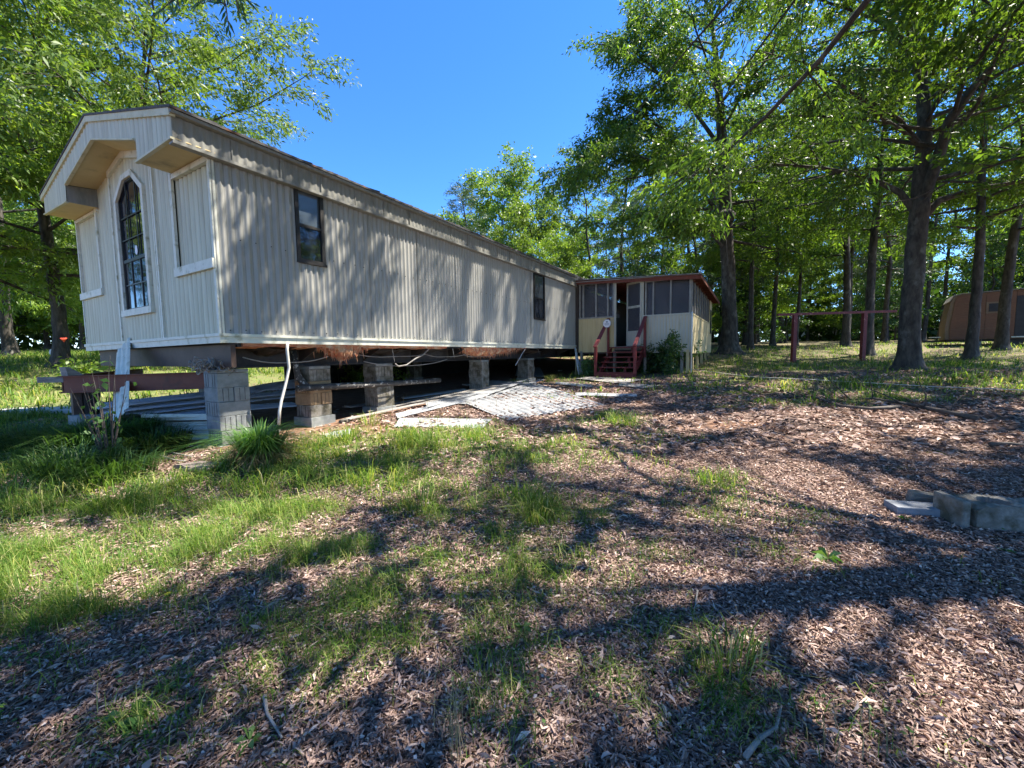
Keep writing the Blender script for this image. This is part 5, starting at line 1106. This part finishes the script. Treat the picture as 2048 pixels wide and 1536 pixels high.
plant(kD, 935, 660, 36, .82, 0, 'dark pine rising above the roof left of the bright crowns', GB, sxy=1.7)
plant(kF, 1010, 660, 42, 1.22, 1, 'tallest rounded tree above the middle of the roof', GB, sxy=1.0)
plant(kF, 1060, 660, 31, .74, 2, 'bright yellow-green tree above the far end of the roof', GB)
plant(kF, 1115, 670, 27, .52, 3, 'low bright tree beside the porch roof', GB)
plant(kD, 870, 660, 44, .80, 3, 'smaller pine just above the roofline', GB)
plant(kF, 1150, 670, 44, .85, 2.7, 'tall far tree between the bright crowns and the oak', GB, sxy=.8)
# thin trees of the wood on the right
GF = 'thin trees of the wood behind the yard'
rr = random.Random(17); spots = []
tries = 0
while len(spots) < 62 and tries < 4000:
    tries += 1; Y = rr.uniform(26, 48); u = rr.uniform(1150, 2300)
    x = (u - 1024) / 800 * Y
    if all((x - a_) ** 2 + (Y - b_) ** 2 > 4.2 for a_, b_, _ in spots): spots.append((x, Y, u))
spots.sort(key=lambda s_: s_[1])
def where(u):
    return ('behind the porch roof' if u < 1400 else 'left of the swing frame' if u < 1580 else 'behind the swing frame' if u < 1760 else 'between the forked oak and the camper' if u < 1890 else 'behind the camper' if u < 2048 else 'beyond the right edge')
for i, (x, Y, u) in enumerate(spots):
    k_ = kD if rr.random() < .28 else kC; nm_ = 'dark pine' if k_ is kD else 'thin leafy tree'
    if u > 1380 and rr.random() < .22: k_ = kF
    if k_ is kF: nm_ = 'bushy sunlit tree'
    d_ = 'in the front of the wood' if Y < 33 else 'in the middle of the wood' if Y < 41 else 'at the back of the wood'
    plant(k_, u, 690, Y, rr.uniform(.8, 1.12) * (.75 if k_ is kF else 1), rr.uniform(0, 6.28), f'{nm_} {where(u)} {d_}', f'{nm_}s {where(u)} {d_}')
for i in range(44):
    u = rr.uniform(1150, 2250); Y = rr.uniform(27, 36) if i % 2 else rr.uniform(36, 46); plant(kE, u, 690, Y, rr.uniform(.55, .95), rr.uniform(0, 6.28), f'dark low evergreen {where(u)} ' + ('at the front of the wood' if Y < 36 else 'deep in the wood'), f'dark low evergreens {where(u)} ' + ('at the front' if Y < 36 else 'deep in'), sxy=1.25)
# far side left: trees beyond the field
for i in range(22):
    Y = rr.uniform(26, 44); u = -200 + 24 * i * 1.15 + rr.uniform(-12, 12); k_ = kF if i % 3 else kE
    plant(k_, u, 700, Y, rr.uniform(.6, .95) if k_ is kF else rr.uniform(.8, 1.2), rr.uniform(0, 6.28), ('rounded tree ' if k_ is kF else 'dark bushy tree ') + 'at the far edge of the sunny field on the left', ('rounded' if k_ is kF else 'dark bushy') + ' trees beyond the sunny field')
# far wood mass
r = np.random.RandomState(5); n = 60000; u = r.rand(n); ang = np.where(u < .30, r.uniform(2.0, 2.75, n), r.uniform(.25, 1.55, n)); rad = r.uniform(50, 62, n)
x, y = rad * np.cos(ang), rad * np.sin(ang); hmax = 3.0 + 3.5 * vnoise(x, y, 3.0, 8); z = gz(x, y) + hmax * r.rand(n) ** 1.3
k = vnoise(x, z * 1.6, 1.1, 9) > .5; P = np.stack([x, y, z], 1)[k]; D = r.normal(size=P.shape); l = r.uniform(.35, .8, len(P))
o = npmesh('far_wood', leafquads(P, D, l, l * .5, .1, 3), np.arange(len(P) * 4).reshape(-1, 4), M['oakd'], rnd=r.rand(len(P))); tag(o, 'distant dark wood closing the view behind the trees', 'wood', kind='stuff')
# distant pale house glimpsed between the trunks
p = atY(1672, 683, 47); hs = thing('distant_house', 'small pale house glimpsed through the wood between the swing posts', 'house', (p[0], p[1], g1(p[0], p[1])), .1)
MB().box(-3, 3, 0, 4, -.2, 2.4).build('wall', M['housewhite'], hs); MB().prism([(-3.3, -.2, 2.4), (3.3, -.2, 2.4), (3.3, 2, 3.5), (-3.3, 2, 3.5)], (0, .1, .05)).build('roof', M['block'], hs)
wf = MB().box(-1.5, -.6, -.04, 0, .9, 1.8).build('window', M['glass'], hs); MB().box(1, 1.8, -.04, 0, -.1, 1.9).build('door', M['tan'], hs)

# --- unseen oak added behind the viewer on the right to shade the foreground
nb2 = np.array([4.2, -2.6, 0.]); nb2[2] = g1(nb2[0], nb2[1]); T = Tree(111, SK(nb2)); r = T.r
tp_ = [np.zeros(3), np.array([.1, .1, 3.]), np.array([-.1, .5, 6.]), np.array([-.3, 1.0, 9.]), np.array([-.4, 1.4, 13.])]; T.trunk(tp_, [.38, .32, .25, .18, .04], 12)
for i in range(56):
    t = (i + r.rand()) / 56; p, _ = interp(tp_, min(.42 + .56 * t, .99)); az = i * 2.4 + r.uniform(-.3, .3); fw = 1 + .5 * max(0, math.sin(az))
    T.limb(p, az, .25 + .5 * t, 5.0 * fw * round_(t) * r.uniform(.8, 1.1), .055 * (1 - .5 * t), .35, dens=.8)
o2 = thing('unseen_shade_oak', 'unseen oak added just behind the viewer to the right to shade the lawn', 'tree', nb2); T.mb.build('trunk', M['bark'], o2, smooth=True)
def clear2(P):
    w_ = P + nb2; z = (w_ - EYEP) @ _f; v = 768 - F * ((w_ - EYEP) @ _U) / np.maximum(z, .1); return ~((z > .1) & (v > -50)) & KEEP(w_)
T.leaves(52000, .20, .44, .16, parent=o2, mat='oak', keep=clear2)

# --- oak added farther out to the right to shade that side of the yard
nb3 = np.array([14.8, 7.2, 0.]); nb3[2] = g1(nb3[0], nb3[1]); T = Tree(112, SK(nb3)); r = T.r
tp_ = [np.zeros(3), np.array([.1, -.1, 4.]), np.array([-.2, .1, 8.]), np.array([-.3, .2, 12.]), np.array([-.3, .3, 15.])]; T.trunk(tp_, [.32, .27, .21, .12, .04], 12)
for i in range(60):
    t = (i + r.rand()) / 60; p, _ = interp(tp_, min(.3 + .68 * t, .99)); az = i * 2.4 + r.uniform(-.3, .3)
    T.limb(p, az, .25 + .55 * t, 5.6 * (1 + .3 * max(0, -math.cos(az))) * round_(t) * r.uniform(.8, 1.1), .07 * (1 - .5 * t), .35, dens=.8)
o3 = thing('added_side_oak', 'oak added outside the right edge to shade the middle of the yard', 'tree', nb3); T.mb.build('trunk', M['bark'], o3, smooth=True)
def clear3(P):
    w_ = P + nb3; z = (w_ - EYEP) @ _f; u = 1024 + F * ((w_ - EYEP) @ _R) / np.maximum(z, .1); v = 768 - F * ((w_ - EYEP) @ _U) / np.maximum(z, .1)
    return ~((z > .1) & (u < 2100) & (v > 330)) & KEEP(w_, False)
T.leaves(52000, .19, .42, .16, parent=o3, mat='oak', keep=clear3)

# --- oak behind the photographer: one twig hangs in at the top left
nbk = np.array([-3.4, -3.2, 0.]); nbk[2] = g1(nbk[0], nbk[1])
T = Tree(110); tp_ = [np.zeros(3), np.array([.1, 0, 3.]), np.array([.2, .2, 6.]), np.array([.1, .3, 10.])]; T.trunk(tp_, [.3, .25, .2, .05], 10)
e = [atY(450, -260, 2.5) - nbk, atY(455, -60, 2.6) - nbk, atY(455, 10, 2.62) - nbk]
lp = [np.array([.2, .1, 4.6]), np.array([1.0, 2.2, 5.3]), np.array([1.4, 4.4, 5.0])] + e
T.mb.tube(lp, [.06, .04, .025, .012, .008, .004], 6, cap=False)
for i in range(16):
    t = (i + T.r.rand()) / 16; p, _ = interp(tp_, .5 + .48 * t); T.limb(p, i * 2.4, .3 + .5 * t, 2.8 * T.r.uniform(.7, 1.1), .05, .3)
tb = thing('willow_oak', 'oak behind the viewer, its twig of long narrow leaves hangs in at the top left', 'tree', nbk); T.mb.build('trunk', M['bark'], tb, smooth=True)
T.leaves(9000, .12, .25, .1, parent=tb, mat='oak', keep=lambda P: P[:, 1] + nbk[1] < .6)
# the twig, leaf by leaf
m_ = MB(); V = []; r = random.Random(4)
for (p0, p1, p2, nl) in [((440, -40), (452, 15), (458, 58), 9), ((452, -20), (480, -5), (505, 5), 8), ((452, 10), (425, -5), (395, 5), 7), ((400, -30), (350, -5), (318, 25), 12), ((350, -30), (355, 0), (360, 22), 5), ((470, -10), (478, 22), (484, 30), 5)]:
    Yd = 2.6 + r.uniform(-.1, .1); A = [atY(*p0, Yd), atY(*p1, Yd), atY(*p2, Yd)]; m_.tube([a_ - nbk for a_ in A], [.005, .004, .002], 5, cap=False)
    for i in range(nl):
        q0, dd = interp(A, min(.1 + .9 * i / (nl - 1), .999)); d_ = nrm(dd + np.array([r.uniform(-1, 1), r.uniform(-.6, .6), r.uniform(-.9, .3)])); ln = r.uniform(.06, .10); w_ = ln * .10; sd = nrm(np.cross(d_, (r.uniform(-.3, .3), 1, r.uniform(-.3, .3))))
        q0 = q0 - nbk; V.append([q0, q0 + d_ * ln * .4 + sd * w_, q0 + d_ * ln, q0 + d_ * ln * .4 - sd * w_])
m_.build('twig', M['twig'], tb); npmesh('hanging_leaves', np.array(V), np.arange(len(V) * 4).reshape(-1, 4), M['oakd'], tb, rnd=np.random.rand(len(V)))

# ================================================================== SHRUBS AND CLUMPS
def blades(P, D, ln, wd, bend, r, segs=2):
    """arched blades: P base, D horizontal lean direction*amount"""
    n = len(P); up = np.zeros((n, 3)); up[:, 2] = 1; S_ = np.cross(D + 1e-4, up); S_ /= np.maximum(np.linalg.norm(S_, axis=1, keepdims=True), 1e-6)
    ln_, wd_, be = ln[:, None], wd[:, None], bend[:, None]
    a = P; m = P + (up * .62 + D * .35) * ln_; t = P + (up * (.95 - .55 * be) + D * (1.0 + .3 * be)) * ln_
    Vv = np.stack([a - S_ * wd_ * .5, a + S_ * wd_ * .5, m + S_ * wd_ * .42, m - S_ * wd_ * .42, t], 1).reshape(-1, 3); i = np.arange(n)[:, None] * 5
    return Vv, i
def bladeobj(name, P, D, ln, wd, bend, mat, rnd, parent=None):
    V, i = blades(P, D, ln, wd, bend, None); n = len(P)
    q = np.concatenate([np.stack([i[:, 0], i[:, 0] + 1, i[:, 0] + 2, i[:, 0] + 3], 1)]); t_ = np.stack([i[:, 0] + 3, i[:, 0] + 2, i[:, 0] + 4], 1)
    me = bpy.data.meshes.new(name); me.vertices.add(len(V)); me.vertices.foreach_set('co', V.astype(np.float32).ravel())
    lv = np.concatenate([q.ravel(), t_.ravel()]).astype(np.int32); me.loops.add(len(lv)); me.loops.foreach_set('vertex_index', lv)
    me.polygons.add(2 * n); me.polygons.foreach_set('loop_start', np.concatenate([np.arange(n) * 4, 4 * n + np.arange(n) * 3]).astype(np.int32)); me.update(calc_edges=True)
    a = me.attributes.new('rnd', 'FLOAT', 'FACE'); a.data.foreach_set('value', np.concatenate([rnd, rnd]).astype(np.float32))
    me.materials.append(M[mat]); o = bpy.data.objects.new(name, me); COL.objects.link(o)
    if parent: o.parent = parent
    return o
def clump(name, u, v, n, ln, wd, lean, rad, mat, lbl, cat, seed, group=None, Y=None, bendr=(.4, 1.2)):
    p = pg(u, v); r = np.random.RandomState(seed); az = r.uniform(0, 2 * PI, n); rr_ = rad * np.sqrt(r.rand(n)); P = np.stack([np.cos(az) * rr_, np.sin(az) * rr_, np.zeros(n) - .01], 1)
    az2 = az + r.normal(size=n) * .5; le = lean * r.uniform(.15, 1.15, n); D = np.stack([np.cos(az2) * le, np.sin(az2) * le, np.zeros(n)], 1)
    o = bladeobj(name, P, D, ln * r.uniform(.6, 1.1, n), wd * r.uniform(.7, 1.2, n), r.uniform(*bendr, n) * le, mat, r.rand(n)); o.location = p; return tag(o, lbl, cat, group)
clump('liriope_clump', 522, 926, 800, .62, .013, 1.15, .12, 'liri', 'round spiky green grass clump in the sun beside the front pier', 'plant', 1)
clump('dry_skirt', 522, 930, 500, .30, .009, 1.1, .26, 'dry', 'dry brown blades round the foot of the spiky green clump', 'plant', 2)
GD = 'dark grassy clumps before the tongue'
for i, (u, v, n, l_, lb) in enumerate([(255, 893, 700, .42, 'dark blue-green grass clump under the leaning siding strip'), (310, 905, 420, .32, 'dark grass clump between the leaning strip and the front pier'), (190, 912, 700, .42, 'widest dark grass clump in front of the hitch jack'), (110, 905, 420, .36, 'dark grass clump left of the hitch jack'), (45, 900, 380, .34, 'dark grass clump at the left edge'), (150, 955, 300, .34, 'lower grass clump in front of the widest dark one'), (230, 955, 260, .26, 'low grass clump right of another in front of the dark clumps')]):
    clump('grass_clump', u, v, int(n * 1.6), l_ * 1.35, .013, .9, .34, 'oakd', lb, 'plant', 20 + i, GD)
for i, (u, v, n, l_, lb) in enumerate([(1100, 762, 200, .30, 'bright tuft beside the path near the plastic sheet'), (1030, 768, 110, .26, 'small bright tuft above the widest fallen panel'), (700, 878, 130, .30, 'tuft over the white scrap of siding'), (740, 850, 90, .34, 'tall tuft at the left end of the fallen strips'), (1068, 1040, 200, .24, 'dense green tuft in the middle of the litter'), (840, 1010, 180, .22, 'sunlit tuft in the middle left of the grass'), (1455, 1340, 120, .2, 'tuft at the lower right near the curved stick')]):
    clump('grass_tuft', u, v, int(n * .6), l_, .008, .95, .15, 'grass', lb, 'plant', 40 + i, 'grass tufts in the yard')
# bushes: stems and leaves
def bush(u, v, h, w_, n, lbl, seed, mat='oakd', size=.07, Y=None, wr=.45):
    p = pg(u, v) if Y is None else atY(u, v, Y)
    if Y: p[2] = g1(p[0], p[1])
    T = Tree(seed); r = T.r
    for i in range(16):
        az = r.uniform(0, 2 * PI); pts = limbpath(np.array([.1 * math.cos(az), .1 * math.sin(az), 0]), az, r.uniform(.7, 1.45), h * r.uniform(.75, 1.1), r, 5, r.uniform(0, .5), .2)
        pts = [np.array([q[0] * w_ / h, q[1] * w_ / h, max(q[2], .02)]) for q in pts]; T.mb.tube(pts, [.012, .01, .008, .006, .004, .002], 4, cap=False)
        for a_, b_ in zip(pts[1:-1], pts[2:]):
            T.tw.append((a_, b_))
            for _ in range(3): d_ = nrm(r.normal(size=3)); T.tw.append((a_, a_ + d_ * r.uniform(.1, .25) * w_))
    t = thing('bush', lbl, 'bush', p); T.mb.build('stems', M['twig'], t, smooth=True); T.leaves(n, size, wr, .05, name='foliage', parent=t, mat=mat); return t
bush(1320, 752, 1.45, 2.1, 9000, 'dark green bush growing right of the red steps', 301, size=.085, Y=14.0)
bush(1180, 742, .7, .35, 700, 'small bush left of the red steps', 302, 'weed', .10, Y=14.4)
bush(745, 760, .9, 1.2, 2600, 'sunlit bush seen through the gap under the home', 303, 'oakb', .09, Y=12.5)
bush(205, 790, 1.25, .4, 70, 'wispy sapling with broad leaves in front of the hitch', 304, 'weed', .10, Y=4.6)
bush(150, 735, .9, .5, 900, 'trumpet vine growing around the base of the left oak', 305, 'oakb', .12, Y=11)
p = atY(128, 684, 10.9); o = MB().tube([(0, 0, 0), (0, 0, .04), (.02, -.02, .1)], [.01, .03, .07], 8).build('red_flower', M['redpetal']); o.location = p; tag(o, 'red trumpet flower against the trunk of the left oak', 'flower')
for i, (u, v, lb) in enumerate([(337, 1211, 'small yellow flower in the grass left of centre'), (2, 1448, 'yellow flower at the lower left edge')]):
    p = pg(u, v); t = thing('yellow_flower', lb, 'flower', p); MB().tube([(0, 0, 0), (0, 0, .07)], .002, 4).build('stem', M['liri'], t)
    mb = MB(); [mb.add([(0, 0, .07), (.012 * math.cos(a_ - .3), .012 * math.sin(a_ - .3), .075), (.022 * math.cos(a_), .022 * math.sin(a_), .072), (.012 * math.cos(a_ + .3), .012 * math.sin(a_ + .3), .075)], [(0, 1, 2, 3)]) for a_ in np.linspace(0, 2 * PI, 9)[:-1]]; mb.build('petals', M['petal'], t)
# broad-leaf weeds, rosettes
def weed(u, v, n, l_, lbl, seed, rz=0, w_=.3):
    p = pg(u, v); r = np.random.RandomState(seed); P = np.zeros((n, 3)); P[:, 2] = .015; az = np.arange(n) * 2.4 + r.uniform(-.3, .3, n); D = np.stack([np.cos(az), np.sin(az), r.uniform(.1, .7, n)], 1)
    V = leafquads(P, D, l_ * r.uniform(.6, 1.1, n), l_ * w_ * r.uniform(.8, 1.2, n), .35, seed, .05); o = npmesh('weed', V, np.arange(n * 4).reshape(-1, 4), M['weed'], rnd=r.rand(n)); o.location = p; return tag(o, lbl, 'weed', 'broad-leaved weeds in the litter')
for i, (u, v, n, l_, lb) in enumerate([(1655, 1120, 14, .13, 'rosette weed in the litter left of the blocks'), (1812, 1042, 8, .08, 'small weed in front of the blue-grey paving block'), (725, 1212, 11, .09, 'star-shaped weed in the litter left of centre'), (1045, 1262, 10, .07, 'small weed in the shade below centre'), (260, 1440, 14, .12, 'broad weed at the lower left in shade'), (500, 1490, 10, .09, 'weed at the bottom left of centre'), (330, 1385, 10, .10, 'weed above the broad one at the lower left'),
                                  (1480, 1380, 8, .05, 'tiny bright weed left of the curved stick'), (1990, 1060, 7, .08, 'weed at the foot of the big old block'), (520, 1010, 7, .09, 'light weed in the grass below the spiky clump'), (2010, 1105, 8, .06, 'small weed below the big old block'), (1815, 1155, 9, .06, 'yellowish weed below the blocks')]): weed(u, v, n, l_, lb, 60 + i)

# ================================================================== GROUND COVER (what nobody could count)
def scatter(n, y0, y1, power=1.0, seed=0, umin=-1.42, umax=1.42):
    r = np.random.RandomState(seed); y = y0 + (y1 - y0) * r.rand(n) ** power; x = r.uniform(umin, umax, n) * (y + .25); return x, y, r
under = lambda x, y: ((((x - C0[0]) * L[0] + (y - C0[1]) * L[1]) > -.0) & (((x - C0[0]) * L[0] + (y - C0[1]) * L[1]) < 19) & (((x - C0[0]) * W[0] + (y - C0[1]) * W[1]) > .1) & (((x - C0[0]) * W[0] + (y - C0[1]) * W[1]) < 5.5))
def litter(n, y0, y1, power, size, seed, wr=.24, lift=.02, dmul=.55):
    x, y, r = scatter(n, y0, y1, power, seed); k = ~under(x, y) & (r.rand(n) > gdens(x, y) * dmul + .5 * np.clip((-x - 7) / 2, 0, 1)) & (bval(DIRT, x, y) < r.uniform(.3, 1.2, n)); x, y = x[k], y[k]; n = len(x)
    z = gz(x, y) + r.rand(n) * lift; az = r.uniform(0, 2 * PI, n); tilt = r.normal(size=n) * .22; ln = size * r.uniform(.5, 1.35, n)
    D = np.stack([np.cos(az), np.sin(az), tilt], 1); Sx = np.stack([-np.sin(az), np.cos(az), r.normal(size=n) * .35], 1); P = np.stack([x, y, z], 1); w_ = (ln * wr * r.uniform(.6, 1.3, n))[:, None] * .5; l_ = ln[:, None]
    cu = (r.uniform(-.10, .16, n) * ln)[:, None] * np.array([[0, 0, 1.]]); bd = Sx * (r.uniform(-.15, .15, n) * ln)[:, None]
    fo = (r.uniform(-.5, .8, n))[:, None] * w_ * np.array([[0, 0, 1.]])
    a = P - D * l_ * .5; b = P - D * l_ * .12 + bd * .8 + cu; c = P + D * l_ * .2 + bd + cu; d = P + D * l_ * .5
    V = np.stack([a, b - Sx * w_ + fo, c - Sx * w_ * .85 + fo, d, c + Sx * w_ * .85 + fo, b + Sx * w_ + fo], 1).reshape(-1, 3)
    V[:, 2] = np.maximum(V[:, 2], np.repeat(gz(x, y), 6) + .001)
    i = np.arange(n) * 6; Fq = np.concatenate([np.stack([i, i + 1, i + 2, i + 3], 1), np.stack([i, i + 3, i + 4, i + 5], 1)]); rn = r.beta(2.0, 2.6, n)
    o = npmesh('leaf_litter', V, Fq, M['litter'], rnd=np.concatenate([rn, rn])); return tag(o, None, None, None, 'stuff')
o = litter(105000, .75, 2.6, 1.0, .044, 1, .16); tag(o, 'brown fallen willow oak leaves covering the ground in front', 'leaf litter')
o = litter(95000, 2.5, 5.2, .9, .052, 2, .18); tag(o, 'brown fallen leaves on the ground at middle distance', 'leaf litter')
o = litter(60000, 5.0, 12, .9, .10, 3, .3); tag(o, 'brown fallen leaves on the ground farther back in the yard', 'leaf litter')
# crumbs and a few larger pale leaves break up the even litter
def bits(n, y0, y1, size, wr, seed, lo, hi, lbl):
    x, y, r = scatter(n, y0, y1, 1.0, seed); k = ~under(x, y) & (r.rand(n) > gdens(x, y) * .7); x, y = x[k], y[k]; n = len(x); az = r.uniform(0, 6.28, n); D = np.stack([np.cos(az), np.sin(az), r.normal(size=n) * .3], 1); l = size * r.uniform(.5, 1.6, n)
    V = leafquads(np.stack([x, y, gz(x, y) + r.uniform(.012, .03, n)], 1), D, l, l * wr * r.uniform(.6, 1.4, n), .1, seed, .12)
    return tag(npmesh('leaf_litter', V, np.arange(n * 4).reshape(-1, 4), M['litter'], rnd=r.uniform(lo, hi, n)), lbl, 'leaf litter', kind='stuff')
bits(60000, .8, 4.5, .016, .6, 71, 0, 1, 'crumbled leaf fragments between the fallen leaves'); bits(2200, .9, 6, .055, .24, 72, .45, .95, 'larger pale leaves lying on top of the litter')
# twigs in the litter
r = random.Random(31); mb = MB()
for i in range(420):
    y = .9 + 6 * r.random() ** 1.2; x = r.uniform(-1.3, 1.35) * y
    if gdens(np.array([x]), np.array([y]))[0] > .7: continue
    a_ = r.uniform(0, 6.28); l_ = r.uniform(.05, .22); z = g1(x, y) + .015; pts = [(x, y, z)]
    for k_ in range(3): a_ += r.uniform(-.4, .4); pts.append((pts[-1][0] + l_ / 3 * math.cos(a_), pts[-1][1] + l_ / 3 * math.sin(a_), z + r.uniform(-.005, .02)))
    mb.tube(pts, [.0025, .002, .0018, .001], 4, cap=False)
o = mb.build('litter_twigs', M['twig']); tag(o, 'small dead twigs scattered through the leaf litter', 'twigs', kind='stuff')
def grass(n, y0, y1, power, ln, wd, seed, thr=.12, lean=.95, clumpf=.65):
    x, y, r = scatter(n, y0, y1, power, seed); cl = np.clip((vnoise(x, y, .17, 12 + seed) * .6 + vnoise(x, y, .6, 32 + seed) * .4 - .44) * 6, .10, 1.5)
    g = gdens(x, y); k = (r.rand(n) < np.clip((g - thr) * 1.3, 0, 1) * cl * clumpf) & ~under(x, y); x, y, g = x[k], y[k], g[k]; n = len(x); P = np.stack([x, y, gz(x, y) - .005], 1)
    az = vnoise(x, y, .4, 5) * 8 + r.normal(size=n) * 1.4; le = lean * r.uniform(.2, 1.5, n); D = np.stack([np.cos(az) * le, np.sin(az) * le, np.zeros(n)], 1)
    l_ = ln * (.3 + 1.1 * r.rand(n) ** 1.7) * (.5 + .7 * g) * (.6 + .9 * vnoise(x, y, .5, 6)); rn = np.clip(r.beta(1.3, 1.9, n), 0, 1)
    o = bladeobj('grass', P, D, l_, wd * r.uniform(.6, 1.3, n), le * r.uniform(.2, 1.3, n), 'grass', rn); o['kind'] = 'stuff'; return o
tag(grass(330000, .9, 3.6, .9, .16, .0034, 1, .04), 'green grass growing through the litter in the foreground', 'grass')
tag(grass(200000, 3.4, 8.0, .9, .18, .007, 2, .06), 'green grass between the foreground and the home', 'grass')
tag(grass(170000, 7.8, 26, .9, .20, .022, 3, .05), 'thin grass in the yard and field farther back', 'grass')
# low round-leaved ground cover
def cover(n, y0, y1, size, seed):
    x, y, r = scatter(n, y0, y1, .95, seed); g = gdens(x, y); k = (r.rand(n) < np.clip((g - .1) * 1.2, 0, .9) * (.2 + 1.2 * (vnoise(x, y, .35, 22) > .42))) & ~under(x, y); x, y = x[k], y[k]; n = len(x)
    P = np.stack([x, y, gz(x, y) + r.uniform(.005, .035, n)], 1); D = r.normal(size=(n, 3)); D[:, 2] = D[:, 2] * .35 + .1; l_ = size * r.uniform(.5, 1.3, n)
    return tag(npmesh('ground_cover', leafquads(P, D, l_, l_ * .6, .1, seed), np.arange(n * 4).reshape(-1, 4), M['weed'], rnd=r.rand(n)), 'low small-leaved weeds carpeting the grassy patches', 'ground cover', kind='stuff')
cover(70000, 1.2, 5, .022, 4); o = cover(60000, 4.6, 9, .035, 5); o['label'] = 'low small-leaved weeds between the fallen panels and the lawn'
# tall seed stems
r = np.random.RandomState(9); pix = [(905 + r.normal() * 14, 1500 + r.normal() * 30, .32) for _ in range(26)] + [(1060 + r.normal() * 30, 985 + r.normal() * 20, .36) for _ in range(26)] + [(1480 + r.normal() * 22, 1310 + r.normal() * 25, .2) for _ in range(16)] + [(r.uniform(60, 900), r.uniform(980, 1300), .22) for _ in range(120)] + [(r.uniform(1400, 2048), r.uniform(770, 800), .45) for _ in range(60)] + [(1690 + r.normal() * 60, 1470 + r.normal() * 30, .16) for _ in range(20)] + [(r.uniform(780, 1020), r.uniform(800, 860), .3) for _ in range(40)]
P = np.array([pg(min(max(u, 5), 2040), min(v, 1530)) for u, v, _ in pix]); l_ = np.array([q_[2] for q_ in pix]) * r.uniform(.6, 1.2, len(pix)); az = r.uniform(0, 6.28, len(pix)); le = r.uniform(.05, .35, len(pix))
o = bladeobj('seed_stems', P, np.stack([np.cos(az) * le, np.sin(az) * le, le * 0], 1), l_, np.maximum(.0035, P[:, 1] * .0010), le, 'dry', r.rand(len(pix))); tag(o, 'tall thin dry grass stems standing above the lawn', 'grass stems', kind='stuff')
